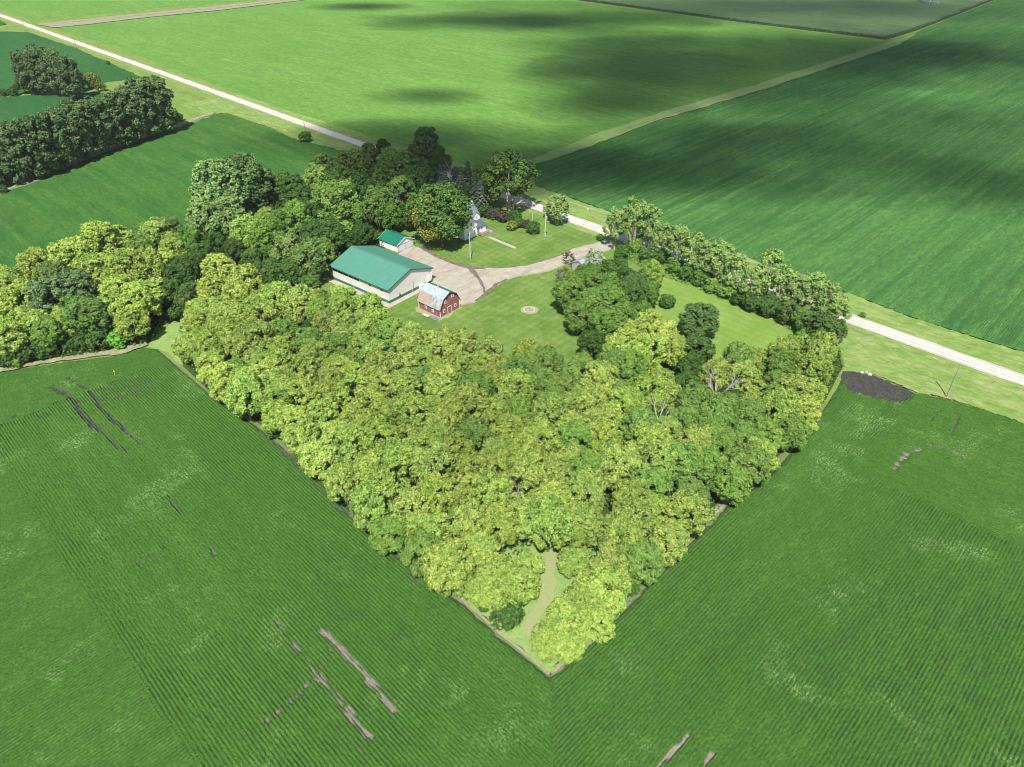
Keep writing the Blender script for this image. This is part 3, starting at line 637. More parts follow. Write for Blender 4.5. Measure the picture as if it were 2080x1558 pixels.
# ------------------------------------------------------------------ trees: the wedge-shaped grove in front
VG = [(375, 680), (385, 725), (450, 790), (520, 832), (590, 880), (650, 945), (690, 1010), (770, 1060), (850, 1120), (905, 1160), (945, 1170), (1000, 1110), (1050, 1085), (1120, 1075), (1170, 1100), (1215, 1140),
      (1270, 1150), (1320, 1130), (1395, 1060), (1500, 970), (1580, 915), (1630, 850), (1672, 775), (1690, 715), (1640, 705), (1560, 710), (1470, 755), (1390, 770), (1290, 740), (1190, 755), (1130, 750), (1050, 725), (960, 705), (900, 680), (830, 672),
      (780, 655), (740, 640), (640, 615), (560, 620), (480, 620), (430, 640)]
VP = np.array([G(x, y, 6.0) for x, y in VG])
rr = np.random.default_rng(21); pts = []
lo, hi = VP.min(0), VP.max(0); tries = 0
DARKS = [(615, 690, 26), (640, 665, 22), (1480, 815, 28), (1390, 790, 30), (1405, 745, 26), (1205, 705, 30), (1340, 845, 18)]
DW = [np.array(G(x, y, 4.0)) for x, y, r in DARKS]
while tries < 14000:
    p = lo + (hi - lo) * rr.random(2); tries += 1
    if not inpoly(p[None], VP)[0]: continue
    if any((p - q) @ (p - q) < 5.0 ** 2 for q in pts) or any((p - q) @ (p - q) < 5.0 ** 2 for q in DW): continue
    pts.append(p)
tipg = np.array(G(1118, 1371)); A0 = tipg
TC = {}
def side_l(p): a, b = toab(p - tipg); return b          # distance from left field edge
def side_r(p): a, b = toab(p - tipg); return a          # distance from right field edge
le = sorted([p for p in pts if side_l(p) < 6.5], key=lambda p: side_r(p))
re_ = sorted([p for p in pts if side_r(p) < 7.5 and side_l(p) >= 6.5], key=lambda p: side_l(p))
rest = [p for p in pts if not any(p is q for q in le + re_)]
def grove_tree(p, label, group):
    k = 'yellow'; a, b = toab(p - tipg); q = rr.random()
    yl = vnoise(p[0], p[1], 22., 40)
    if b > 34 and a < 70: k = 'mid' if q < .42 else ('yellow_open' if q < .5 else 'yellow')
    elif q < .10: k = 'mid'
    elif q < .26: k = 'yellow_open'
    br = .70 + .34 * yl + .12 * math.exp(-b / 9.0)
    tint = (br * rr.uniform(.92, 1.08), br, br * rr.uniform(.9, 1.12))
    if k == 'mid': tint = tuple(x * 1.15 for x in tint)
    R = rr.uniform(3.4, 4.4); hs = rr.uniform(.8, 1.2)
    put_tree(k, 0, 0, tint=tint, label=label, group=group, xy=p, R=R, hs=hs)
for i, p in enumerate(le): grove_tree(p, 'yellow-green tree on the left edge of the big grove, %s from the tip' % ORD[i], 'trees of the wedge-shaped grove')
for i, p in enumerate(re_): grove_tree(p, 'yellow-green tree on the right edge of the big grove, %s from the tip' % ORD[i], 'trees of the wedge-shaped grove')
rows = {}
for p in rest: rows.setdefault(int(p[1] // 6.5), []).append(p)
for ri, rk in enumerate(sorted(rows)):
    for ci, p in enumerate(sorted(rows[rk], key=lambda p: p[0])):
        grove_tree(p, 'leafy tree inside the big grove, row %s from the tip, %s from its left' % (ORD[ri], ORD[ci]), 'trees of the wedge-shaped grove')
for i, (x, y, r) in enumerate(DARKS):
    lb = ['dark green tree in the shaded hollow left of the green-roofed shed', 'small dark tree beside the hollow near the shed apron', 'dark green tree behind the right edge of the big grove', 'dark tree below the bleached dead tree\'s left side',
          'bushy dark green tree between the grey-green tree and the dead one', 'round dark green tree at the lawn corner of the grove', 'small dark tree deep inside the right half of the grove'][i]
    put_tree('dark', x, y, r, (.9, 1, .9), lb, hs=.9)

# the tip of the wedge: low bright bushes round the trodden clearing
for i, (k, x, y, r, t, lb) in enumerate([
    ('thicket', 1008, 1165, 42, (.88, .9, .9), 'low yellow-green bush left of the trodden clearing, uppermost'),
    ('thicket', 1075, 1150, 30, (.85, .9, .9), 'low bush closing the upper end of the clearing, left one'), ('thicket', 1165, 1140, 34, (.82, .9, .9), 'low bush closing the upper end of the clearing, right one'), ('thicket', 950, 1190, 30, (.85, .9, .9), 'low bush on the left field edge above the clearing'),
    ('thicket', 1050, 1188, 42, (.88, .9, .9), 'low yellow-green bush touching the left side of the clearing path'),
    ('thicket', 1025, 1212, 40, (.88, .9, .9), 'wide low bush just above the dark shrub by the clearing'),
    ('thicket', 982, 1198, 36, (.88, .9, .9), 'low bush between the left field edge and the clearing bushes'),
    ('shrub', 1030, 1248, 30, (1, 1.1, 1), 'dark green shrub at the foot of the clearing bushes'),
    ('shrub', 985, 1228, 14, (1, 1.1, 1), 'little dark shrub near the left field edge by the clearing'),
    ('thicket', 1225, 1195, 52, (.88, .9, .9), 'broad yellow-green bush on the right of the clearing'),
    ('thicket', 1190, 1225, 48, (.88, .9, .9), 'broad yellow-green bush at the bend of the clearing path'),
    ('thicket', 1152, 1262, 46, (.88, .9, .9), 'yellow-green bush at the lower end of the clearing path'),
    ('thicket', 1205, 1262, 42, (.88, .9, .9), 'yellow-green bush close to the right field edge below the clearing'),
    ('thicket', 1118, 1300, 40, (.88, .9, .9), 'yellow-green bush nearest the tip of the wedge'),
    ('thicket', 1150, 1312, 36, (.88, .9, .9), 'yellow-green bush nearest the tip on the right side'),
    ('shrub', 1128, 1318, 13, (1.1, 1.2, 1), 'tiny dark shrub under the bushes at the wedge tip'),
    ('thicket', 1260, 1165, 36, (.88, .9, .9), 'bush on the right field edge above the clearing'),
    ('shrub', 880, 1155, 26, (1.2, 1.3, 1.1), 'dark shrub on the left field edge above the tip'),
    ('shrub', 560, 875, 18, (1, 1.2, 1), 'small dark shrub at the left field edge under the yellow trees'),
    ('shrub', 620, 925, 20, (1, 1.2, 1), 'dark shrub in the notch of the left field edge'),
    ('shrub_mid', 905, 1190, 20, (1, 1, 1), 'green shrub overhanging the left field edge'),
    ('shrub', 1280, 1190, 20, (1.2, 1.3, 1.1), 'dark shrub beside the bare strip on the right field edge')]):
    put_tree(k, x, y, r, t, lb, 'shrub', 'shrub', group='bushes at the edges of the wedge')
put_dead(1458, 808, 0, 1.75, 'bleached leafless tree standing in the right half of the grove', 5)
put_dead(1338, 850, 1, 1.25, 'broken dead tree with peach-coloured stem in the grove centre', 5)
put_dead(1332, 885, 2, .7, 'small bare snag below the peach-coloured dead tree', 5)
put_dead(1020, 1135, 2, .5, 'small grey snag above the clearing bushes', 3)
put_dead(1010, 1022, 1, .6, 'pale fallen-looking snag inside the lower grove', 8)
put_dead(905, 885, 0, 1.1, 'thin grey snag in the dark gap of the grove', 7)

# ------------------------------------------------------------------ left grove behind the margin
def rowset(lst, tmpl, grp, **kw):
    for i, e in enumerate(lst):
        k, x, y, r = e[:4]; t = e[4] if len(e) > 4 else (1, 1, 1); hs = e[5] if len(e) > 5 else 1.0
        col = {'yellow': 'yellow-green', 'yellow_open': 'yellowish', 'mid': 'green', 'dark': 'dark green', 'olive': 'olive green', 'grey': 'grey-green', 'windbreak': 'grey-green', 'ragged': 'thin', 'shrub': 'dark low', 'shrub_mid': 'low green', 'shrub_yellow': 'low yellow-green', 'thicket': 'bushy', 'maple': 'deep green', 'shrub_gold': 'golden', 'shrub_purple': 'purplish', 'shrub_pale': 'silvery', 'twiggy': 'twiggy'}[k]
        put_tree(k, x, y, r, t, tmpl % (col, ORD[i]), group=grp, hs=hs, cat='shrub' if 'shrub' in k else 'tree', name='shrub' if 'shrub' in k else 'tree', **kw)
W_ = (1.0, .98, .95); OL = (1.0, .95, 1.1)
rowset([('yellow', 18, 590, 38), ('yellow', 78, 545, 34, (1.1, 1, 1)), ('olive', 110, 570, 32), ('yellow', 150, 535, 40), ('yellow', 205, 505, 42, W_), ('yellow_open', 245, 500, 34), ('mid', 285, 520, 30), ('yellow_open', 318, 478, 28, (.95, 1, 1.1)), ('olive', 345, 470, 24), ('yellow', 355, 505, 26), ('mid', 390, 495, 28, (.7, .85, .8))],
       '%s tree in the back row of the left grove, %s from the photo edge', 'trees of the left grove')
rowset([('yellow', 10, 640, 36), ('yellow', 55, 615, 38), ('olive', 105, 615, 42, (.9, .95, 1.2)), ('olive', 155, 600, 42, (.9, .95, 1.2)), ('mid', 160, 645, 36, (.85, .9, 1)), ('yellow', 205, 560, 38), ('yellow', 255, 555, 40, W_), ('yellow', 300, 550, 34), ('yellow_open', 335, 540, 28), ('dark', 375, 560, 32), ('dark', 410, 540, 30), ('dark', 350, 600, 26, (1.1, 1.1, 1.1)), ('dark', 390, 610, 30, (1.2, 1.1, 1.2))],
       '%s tree in the middle row of the left grove, %s from the photo edge', 'trees of the left grove')
rowset([('yellow', 15, 690, 34), ('yellow', 60, 665, 34), ('mid', 100, 680, 30), ('yellow', 135, 660, 30), ('mid', 190, 650, 34, (.9, .9, 1)), ('yellow', 245, 615, 40), ('yellow', 290, 620, 38), ('yellow', 270, 660, 30, W_), ('yellow', 315, 600, 28)],
       '%s tree in the front row of the left grove, %s from the photo edge', 'trees of the left grove')
rowset([('shrub', 15, 725, 22), ('shrub', 45, 720, 20, (1.2, 1.2, 1.3)), ('shrub', 85, 705, 24, (1, 1.1, 1.2)), ('shrub', 110, 690, 20), ('shrub', 165, 690, 20), ('shrub', 200, 690, 22), ('shrub_mid', 238, 690, 20, (1, 1.3, 1)), ('shrub', 140, 700, 16), ('shrub_mid', 30, 735, 14), ('shrub', 225, 675, 20), ('shrub', 365, 630, 22)],
       '%s bush along the foot of the left grove, %s from the photo edge', 'bushes at the foot of the left grove')

# ------------------------------------------------------------------ woods behind the green-roofed shed
rowset([('yellow', 405, 640, 26), ('yellow', 450, 555, 32, (1.1, 1.02, 1)), ('yellow', 500, 580, 34, (1.08, 1.02, 1)), ('yellow', 440, 600, 34, (1.1, 1.02, 1)), ('yellow', 490, 615, 36, (1.1, 1.02, 1)), ('yellow', 445, 640, 30), ('yellow', 480, 655, 30)],
       '%s tree of the bright cluster above the left corner of the big grove, %s counted', 'bright trees above the grove corner')
WOODS = [
 ('grey', 445, 405, 50, (1.25, 1.3, 1.2), 'tall pale grey-green cottonwood beside the left field'), ('grey', 505, 385, 46, (.8, .85, .75), 'tall darker cottonwood right of the pale one'),
 ('grey', 418, 455, 36, (1.4, 1.35, 1.2), 'lower crown of pale cottonwood leaning over the field edge'), ('grey', 470, 450, 36, (1.3, 1.25, 1.1), 'pale cottonwood in front of the tall pair'),
 ('dark', 545, 420, 26, (1, 1, 1), 'dark tree just right of the tall cottonwoods'), ('dark', 585, 395, 36, (1.05, 1.1, 1), 'dark bushy tree at the field side behind the shed woods'), ('dark', 612, 410, 30, (1, 1, 1), 'dark tree between the field and the bright rounded tree'),
 ('yellow', 645, 365, 24, (.9, 1, 1), 'yellow-green tree at the field side below the broad dark tree'), ('yellow_open', 620, 375, 16, (.9, 1, 1), 'small yellowish tree topping the field side of the woods'), ('olive', 652, 338, 20, (.75, .85, .8), 'olive tree at the corner where field meets the woods'),
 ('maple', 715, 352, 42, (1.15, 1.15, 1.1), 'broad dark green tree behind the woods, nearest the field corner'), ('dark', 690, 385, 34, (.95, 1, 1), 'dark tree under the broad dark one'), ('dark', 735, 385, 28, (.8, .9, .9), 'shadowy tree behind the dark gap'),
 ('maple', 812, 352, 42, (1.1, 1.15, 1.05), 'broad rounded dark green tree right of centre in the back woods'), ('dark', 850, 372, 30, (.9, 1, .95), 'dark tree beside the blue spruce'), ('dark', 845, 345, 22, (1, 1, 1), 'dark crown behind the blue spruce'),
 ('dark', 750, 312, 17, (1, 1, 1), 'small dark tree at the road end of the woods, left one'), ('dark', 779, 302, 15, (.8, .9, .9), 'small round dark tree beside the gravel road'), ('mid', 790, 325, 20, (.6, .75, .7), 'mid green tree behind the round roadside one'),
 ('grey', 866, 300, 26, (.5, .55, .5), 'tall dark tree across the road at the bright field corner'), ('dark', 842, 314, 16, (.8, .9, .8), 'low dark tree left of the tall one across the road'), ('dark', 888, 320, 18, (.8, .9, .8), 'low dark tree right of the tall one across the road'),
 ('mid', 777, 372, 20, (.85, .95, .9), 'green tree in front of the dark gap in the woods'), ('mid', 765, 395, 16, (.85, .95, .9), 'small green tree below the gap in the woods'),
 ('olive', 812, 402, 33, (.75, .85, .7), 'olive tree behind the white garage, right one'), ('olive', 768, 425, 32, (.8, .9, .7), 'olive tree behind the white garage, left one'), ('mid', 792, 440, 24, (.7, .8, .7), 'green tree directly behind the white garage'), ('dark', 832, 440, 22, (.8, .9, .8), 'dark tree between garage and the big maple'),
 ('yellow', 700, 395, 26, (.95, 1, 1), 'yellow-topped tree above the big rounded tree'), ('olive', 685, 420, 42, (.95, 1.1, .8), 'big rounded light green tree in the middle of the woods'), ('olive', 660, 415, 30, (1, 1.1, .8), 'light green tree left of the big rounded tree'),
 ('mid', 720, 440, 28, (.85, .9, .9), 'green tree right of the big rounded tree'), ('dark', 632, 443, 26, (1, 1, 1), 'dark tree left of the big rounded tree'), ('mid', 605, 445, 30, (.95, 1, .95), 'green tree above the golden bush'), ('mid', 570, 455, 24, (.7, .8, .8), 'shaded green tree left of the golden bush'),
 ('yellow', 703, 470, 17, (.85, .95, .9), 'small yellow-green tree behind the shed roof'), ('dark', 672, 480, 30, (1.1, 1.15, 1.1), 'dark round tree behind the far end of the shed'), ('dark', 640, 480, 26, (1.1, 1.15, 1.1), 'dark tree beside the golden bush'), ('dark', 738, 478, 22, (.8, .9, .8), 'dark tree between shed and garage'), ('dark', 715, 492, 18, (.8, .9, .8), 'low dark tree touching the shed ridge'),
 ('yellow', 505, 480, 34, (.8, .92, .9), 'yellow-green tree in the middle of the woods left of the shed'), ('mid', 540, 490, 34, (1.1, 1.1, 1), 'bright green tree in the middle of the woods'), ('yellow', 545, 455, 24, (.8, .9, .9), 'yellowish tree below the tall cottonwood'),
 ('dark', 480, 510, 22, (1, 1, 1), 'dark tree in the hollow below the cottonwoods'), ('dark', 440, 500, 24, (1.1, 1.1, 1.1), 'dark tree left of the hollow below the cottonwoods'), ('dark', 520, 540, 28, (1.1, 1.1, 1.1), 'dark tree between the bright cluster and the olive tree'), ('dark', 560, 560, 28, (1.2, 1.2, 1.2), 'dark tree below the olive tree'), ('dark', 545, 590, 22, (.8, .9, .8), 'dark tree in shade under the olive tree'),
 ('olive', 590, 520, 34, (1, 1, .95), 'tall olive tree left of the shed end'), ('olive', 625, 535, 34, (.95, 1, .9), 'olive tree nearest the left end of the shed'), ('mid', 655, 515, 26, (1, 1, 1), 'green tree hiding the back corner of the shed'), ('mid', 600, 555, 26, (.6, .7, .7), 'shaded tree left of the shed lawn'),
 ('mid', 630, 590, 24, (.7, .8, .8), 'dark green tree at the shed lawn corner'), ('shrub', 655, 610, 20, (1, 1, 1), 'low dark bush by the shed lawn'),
 ('yellow', 565, 615, 36, (.95, 1, 1), 'yellow-green tree left front of the shed'), ('yellow_open', 610, 620, 34, (.95, .97, 1.1), 'pale yellow-green tree in front of the shed lawn'), ('mid', 650, 640, 28, (1.2, 1.2, 1.1), 'green tree in front of the shed wall'), ('yellow', 700, 620, 32, (.95, 1, 1), 'yellow-green tree covering the foot of the shed wall'), ('yellow', 745, 635, 32, (.9, 1, 1), 'yellow-green tree nearest the shed corner'), ('yellow', 770, 660, 28, (.85, .95, .9), 'tree at the lawn edge in front of the barn'),
]
for (k, x, y, r, t, lb) in WOODS:
    put_tree(k, x, y, r, t, lb, cat='shrub' if 'shrub' in k else 'tree', name='shrub' if 'shrub' in k else 'tree', group='woods behind the shed')
put_tree('shrub_gold', 587, 468, 9, (1.1, 1, 1), 'small golden bush glowing among the dark trees', 'shrub', 'shrub')
put_dead(520, 420, 1, .8, 'pale bare limbs among the tall cottonwoods', 12)
mp = put_tree('maple', 894, 440, 60, (1.1, 1.15, 1.1), 'huge dense deep green maple shading the white farmhouse', name='tree', vi=0)
def patch(parent, seed, c, R, n, mat):
    rr2 = np.random.default_rng(seed); P = []; N = []
    for q in c:
        d = rdirs(n, rr2); P.append(np.array(q[:3]) * np.array([.86, .86, 1]) + np.array([0, 0, .9]) + d * q[3] * 1.25 * (.45 + .75 * rr2.random((n, 1)))); N.append(d)
    P = np.concatenate(P); N = np.concatenate(N); V, Q = leaf_quads(P, N, .42, rr2); t = rr2.random(len(P))
    o = link('turning_leaves', npmesh('turning_leaves', V, Q, {'tint': ('FACE', t), 'alt': ('FACE', t)}, mat), parent); o['label'] = 'yellowing leaves of the maple'; return o
mp.rotation_euler = (0, 0, 0)
patch(mp, 3, [(-5.2, -3.2, 10.8, 2.4), (-6.6, -3.2, 8.6, 1.8), (-4.4, -2.4, 13.0, 2.2), (-6.8, -1.6, 11.2, 1.9), (-5.6, -4.4, 10.6, 2.0), (-6.6, -3.0, 9.6, 2.1), (-1.4, -6.6, 5.8, 1.7), (-4.6, -5.4, 5.2, 1.7), (1.2, -6.6, 8.0, 1.1), (-3.4, -6.0, 8.6, 1.3)], 2, 420, LEAF['gold'])
put_tree('bigoak', 1035, 366, 50, (1, 1, .95), 'large round dark tree with pale forked trunks by the road', name='tree')
for (k, x, y, r, t, lb) in [('dark', 917, 395, 20, (.75, .8, .8), 'dark tree rising behind the maple towards the spruces'), ('dark', 880, 352, 20, (.85, .95, .9), 'dark tree between the round crowns and the leftmost spruce'), ('dark', 945, 398, 17, (.7, .78, .75), 'shadowy tree between the maple and the tallest conifer'),
    ('dark', 905, 330, 13, (.8, .9, .85), 'small dark tree beyond the spruces at the road'), ('mid', 1000, 402, 15, (.5, .6, .55), 'small green tree left of the forked tree'), ('dark', 1000, 378, 13, (.8, .85, .8), 'small dark tree behind the bleached branches')]:
    put_tree(k, x, y, r, t, lb, group='trees between the maple and the road')
for (k, x, y, r, hs, lb) in [('pine', 905, 378, 22, 1.0, 'grey conifer in front of the leftmost spruce'), ('pine', 935, 380, 22, 1.0, 'grey conifer left of the tallest one'), ('pine', 965, 380, 22, 1.0, 'grey conifer right of the tallest one'), ('pine', 988, 372, 13, 1.0, 'small grey conifer beside the bleached branches'), ('spruce', 897, 362, 22, 1.0, 'blue-grey spruce at the left of the conifer group'), ('spruce', 926, 362, 20, 1.0, 'dark spruce behind the bare birch stem'), ('pine', 951, 362, 22, 1.15, 'tallest dark conifer behind the farmhouse'),
                            ('pine', 977, 393, 22, .9, 'grey-green conifer between farmhouse and the big round tree'), ('spruce', 880, 372, 12, .9, 'small spruce at the far left of the conifers')]:
    put_tree(k, x, y, r, (1, 1, 1), lb, cat='conifer', name='conifer', hs=hs, group='conifers behind the farmhouse')
put_dead(915, 362, 0, 1.0, 'tall bare white stem between the two spruces', 0)
put_dead(983, 372, 2, .8, 'bleached bare branches beside the big round tree', 2)
for (k, x, y, r, t, lb) in [('shrub_yellow', 974, 343, 11, (.7, .75, .7), 'yellowish shrub behind the conifers at the field'), ('shrub', 985, 360, 11, (1, 1, 1), 'dark shrub behind the conifers'), ('shrub_yellow', 936, 345, 8, (.6, .7, .6), 'small yellowish shrub between the conifers'),
    ('shrub', 975, 415, 15, (.9, 1, 1), 'dark shrub behind the farmhouse roof'), ('shrub', 962, 408, 12, (.9, 1, 1), 'dark shrub just above the chimney'), ('shrub', 985, 428, 13, (.8, .9, .9), 'dark shrub at the right of the farmhouse roof'), ('shrub_purple', 1003, 434, 14, (1, 1, 1), 'purplish shrub behind the farmhouse lawn, left one'), ('shrub_purple', 1022, 441, 14, (1, 1, 1), 'purplish shrub under the forked tree, right one'),
    ('shrub', 1045, 440, 13, (1, 1.1, 1), 'dark green shrub right of the purplish ones'), ('shrub', 1055, 452, 10, (.9, 1, .9), 'dark shrub behind the round yellow-green one'), ('shrub_purple', 1070, 455, 10, (1.1, .9, .8), 'reddish shrub left of the dark round one'),
    ('shrub_yellow', 1040, 458, 11, (.62, .66, .5), 'round clipped yellow-green shrub on the farmhouse lawn'), ('shrub', 1084, 463, 13, (1, 1.05, 1), 'dark round shrub on the farmhouse lawn near the pole')]:
    put_tree(k, x, y, r, t, lb, 'shrub', 'shrub', group='shrubs round the farmhouse')
put_tree('ragged', 1134, 424, 21, (1.4, 1.42, 1.3), 'small airy tree between the farmhouse lawn and the road', hs=.85)
put_tree('ragged', 1112, 428, 9, (1.4, 1.42, 1.3), 'slim young tree next to the airy roadside tree')
put_tree('twiggy', 1156, 526, 14, (.8, 1.1, .7), 'sparse twiggy shrub at the edge of the driveway', 'shrub', 'shrub', R=None)
put_tree('twiggy', 1145, 560, 16, (1.5, 1.5, 1.5), 'grey leafless shrub below the driveway', 'shrub', 'shrub')
put_tree('shrub', 1219, 482, 7, (1, 1.2, 1), 'little bush at the driveway mouth', 'shrub', 'shrub')

# ------------------------------------------------------------------ clump on the lawn
CL = [('mid', 1158, 598, 32, (.95, .95, .9), 'left'), ('mid', 1195, 588, 32, (.75, .8, .8), 'back left'), ('mid', 1232, 590, 30, (.7, .8, .8), 'back middle'), ('dark', 1240, 560, 26, (1.3, 1.3, 1.2), 'behind the little shed'), ('dark', 1270, 572, 24, (1, 1.05, 1), 'back'), ('mid', 1200, 628, 34, (.85, .9, .85), 'centre left'),
      ('mid', 1240, 625, 34, (.8, .85, .8), 'centre'), ('dark', 1278, 610, 32, (1.2, 1.2, 1.1), 'centre right'), ('olive', 1290, 585, 26, (.7, .75, .75), 'grey-twigged right'), ('yellow', 1322, 560, 24, (.85, .95, .8), 'bright back right'), ('mid', 1316, 600, 24, (.75, .85, .8), 'right'), ('mid', 1175, 645, 28, (.9, .9, .9), 'front left'),
      ('mid', 1225, 660, 30, (.9, .95, .9), 'front'), ('mid', 1265, 650, 30, (.85, .9, .85), 'front right'), ('shrub', 1355, 612, 15, (1.1, 1.2, 1.1), 'outlying right shrub'), ('mid', 1200, 560, 20, (.7, .8, .75), 'below the pale tree'), ('dark', 1262, 540, 13, (1.2, 1.3, 1.2), 'small pointed back'), ('mid', 1305, 640, 22, (.8, .9, .85), 'lower right')]
for (k, x, y, r, t, lb) in CL:
    put_tree(k, x, y, r, t, '%s tree of the clump on the lawn, the %s one' % ('green' if k != 'dark' else 'dark', lb), cat='shrub' if k == 'shrub' else 'tree', name='shrub' if k == 'shrub' else 'tree', group='clump in the middle of the lawn')
put_tree('shrub_pale', 1204, 541, 24, (1, 1, 1), 'silvery-leaved tree leaning over the little shed', name='tree', hs=1.3)
put_tree('mid', 1181, 562, 17, (.8, .85, .8), 'small green tree against the left wall of the little shed')
put_tree('mid', 1218, 562, 20, (.75, .85, .75), 'green tree in front of the little shed')
put_tree('shrub_pale', 1228, 548, 15, (.8, .85, .7), 'small pale tree at the right end of the little shed', name='tree')
rowset([('yellow', 1280, 690, 30, (1.05, 1, 1)), ('yellow', 1315, 670, 32, (1.05, 1, 1)), ('yellow', 1345, 690, 32, (1.1, 1, 1)), ('yellow', 1365, 715, 28, (1.05, 1, 1)), ('yellow', 1325, 715, 32), ('yellow', 1250, 715, 28), ('yellow', 1290, 730, 30)],
       '%s tree between the lawn clump and the big grove, %s counted', 'trees joining clump and grove')
put_tree('grey', 1420, 655, 38, (.7, .82, .65), 'rounded grey-green tree at the light lawn edge', hs=.62)
put_tree('dark', 1418, 712, 30, (1.2, 1.2, 1.2), 'dark tree directly below the rounded grey-green tree')
put_tree('shrub', 1372, 735, 18, (1, 1, 1), 'dark shrub at the foot of the grey-green tree', 'shrub', 'shrub')

# ------------------------------------------------------------------ ragged row between lawn and road
rowset([('ragged', 1252, 462, 22, (1.4, 1.42, 1.3), 1.1), ('ragged', 1285, 455, 26, (1.4, 1.42, 1.3), 1.1), ('ragged', 1318, 462, 25, (1.4, 1.42, 1.3), 1.1), ('ragged', 1348, 490, 22, (1.4, 1.42, 1.3)), ('ragged', 1378, 496, 25, (1.4, 1.42, 1.3), 1.05), ('ragged', 1405, 515, 26, (1.4, 1.42, 1.3)), ('ragged', 1432, 530, 25, (1.4, 1.42, 1.3)), ('ragged', 1462, 535, 28, (1.4, 1.42, 1.3)),
        ('ragged', 1492, 556, 26, (1.4, 1.42, 1.3)), ('ragged', 1525, 585, 22, (1.4, 1.42, 1.3)), ('ragged', 1560, 560, 30, (1.4, 1.42, 1.3), 1.1), ('ragged', 1590, 590, 28, (1.4, 1.42, 1.3)), ('ragged', 1618, 600, 28, (1.4, 1.42, 1.3)), ('ragged', 1648, 600, 30, (1.4, 1.42, 1.3)), ('ragged', 1680, 615, 28, (1.4, 1.42, 1.3)), ('ragged', 1700, 640, 25, (1.4, 1.42, 1.3))],
       '%s ragged tree in the row along the road, %s from the driveway', 'ragged trees along the road')
rowset([('shrub', 1262, 512, 15, (1.1, 1.3, 1)), ('shrub_mid', 1290, 500, 15), ('shrub', 1318, 518, 18, (1.5, 1.4, 1.4)), ('shrub', 1345, 520, 16, (1.4, 1.4, 1.3)), ('shrub_mid', 1372, 540, 18, (.7, .8, .8)), ('shrub', 1400, 552, 20, (1.4, 1.5, 1.3)), ('shrub', 1425, 565, 18, (1.6, 1.6, 1.4)), ('shrub_mid', 1452, 580, 17), ('shrub_mid', 1478, 592, 17), ('shrub', 1505, 605, 18), ('shrub', 1530, 612, 22, (1.1, 1.1, 1.2)),
        ('mid', 1565, 622, 19, (.6, .7, .8)), ('olive', 1600, 634, 20, (.75, .8, .7)), ('dark', 1632, 650, 21, (2.1, 1.9, 1.9)), ('olive', 1668, 668, 27, (.6, .7, .6)), ('dark', 1695, 675, 22, (1.6, 1.5, 1.4)), ('shrub', 1640, 675, 20)],
       '%s bush under the roadside row, %s from the driveway', 'undergrowth of the roadside row')
put_dead(1437, 520, 0, .8, 'bare pale limb sticking up in the roadside row', 5)
put_dead(1700, 605, 1, .9, 'leafless grey tree at the road end of the row', 5)
put_dead(1690, 690, 2, .8, 'leaning dead trunk where row and big grove meet', 4)
put_dead(1345, 545, 2, .7, 'bare white forked trunk in the roadside row', 3)

# ------------------------------------------------------------------ upper left windbreak and clump
rowset([('windbreak', 322, 212, 29, (1.1, 1.1, 1.0)), ('windbreak', 292, 219, 30, (1.1, 1.1, 1.0)), ('windbreak', 262, 232, 29, (1.1, 1.1, 1.0)), ('windbreak', 232, 242, 29, (1.1, 1.1, 1.0)), ('windbreak', 200, 252, 29, (1.1, 1.1, 1.0)), ('windbreak', 170, 262, 30, (1.1, 1.1, 1.0)), ('windbreak', 140, 272, 31, (1.1, 1.1, 1.0)), ('windbreak', 108, 284, 31, (1.1, 1.1, 1.0)), ('windbreak', 76, 296, 31, (1.1, 1.1, 1.0)), ('windbreak', 44, 306, 31, (1.1, 1.1, 1.0)), ('windbreak', 14, 316, 29, (1.1, 1.1, 1.0)), ('windbreak', -22, 324, 29, (1.1, 1.1, 1.0))],
       '%s tall tree of the upper-left windbreak, %s from the road', 'tall trees of the upper-left windbreak')
rowset([('shrub', 362, 238, 9), ('shrub', 345, 245, 10), ('shrub', 60, 340, 16), ('shrub', 25, 355, 14), ('shrub_mid', 125, 335, 9, (1, 1, .8)), ('shrub', 10, 372, 10), ('shrub', 190, 298, 9), ('shrub', 90, 340, 12)], '%s bush at the foot of the upper-left windbreak, %s listed', 'bushes of the upper-left windbreak')
rowset([('windbreak', 55, 146, 22, (1.1, 1.1, 1.0)), ('windbreak', 85, 142, 24, (1.1, 1.1, 1.0)), ('windbreak', 112, 146, 23, (1.1, 1.1, 1.0)), ('windbreak', 140, 156, 22, (1.1, 1.1, 1.0)), ('dark', 158, 165, 14, (1.2, 1.2, 1.3)), ('dark', 45, 172, 13, (1.1, 1.1, 1.2)), ('dark', 65, 178, 10)], '%s tree of the small clump at the far left, %s from its left', 'small clump at the far left')
for (k, x, y, r, t, lb) in [('shrub_gold', 187, 163, 15, (.75, .8, .8), 'yellowish round bush beside the far left clump'), ('shrub_gold', 204, 176, 9, (.6, .75, .7), 'smaller yellowish bush right of the round one'), ('shrub', 26, 186, 9, (1, 1, 1), 'small dark bush left of the far clump'), ('shrub', 3, 188, 8, (1, 1, 1), 'small dark bush at the left photo edge'),
    ('shrub', 219, 127, 4, (1, 1, 1), 'tiny bush on the bank of the upper-left field'), ('shrub', 620, 278, 12, (1.2, 1.6, 1), 'round green bush at the foot of the roadside pole'), ('shrub', 5, 385, 9, (1, 1, 1), 'dark bush at the left end of the stubble margin'), ('shrub', 1752, 640, 6, (1.6, 1.7, 1.3), 'small green bush beyond the road bend of the row')]:
    put_tree(k, x, y, r, t, lb, 'shrub', 'shrub')

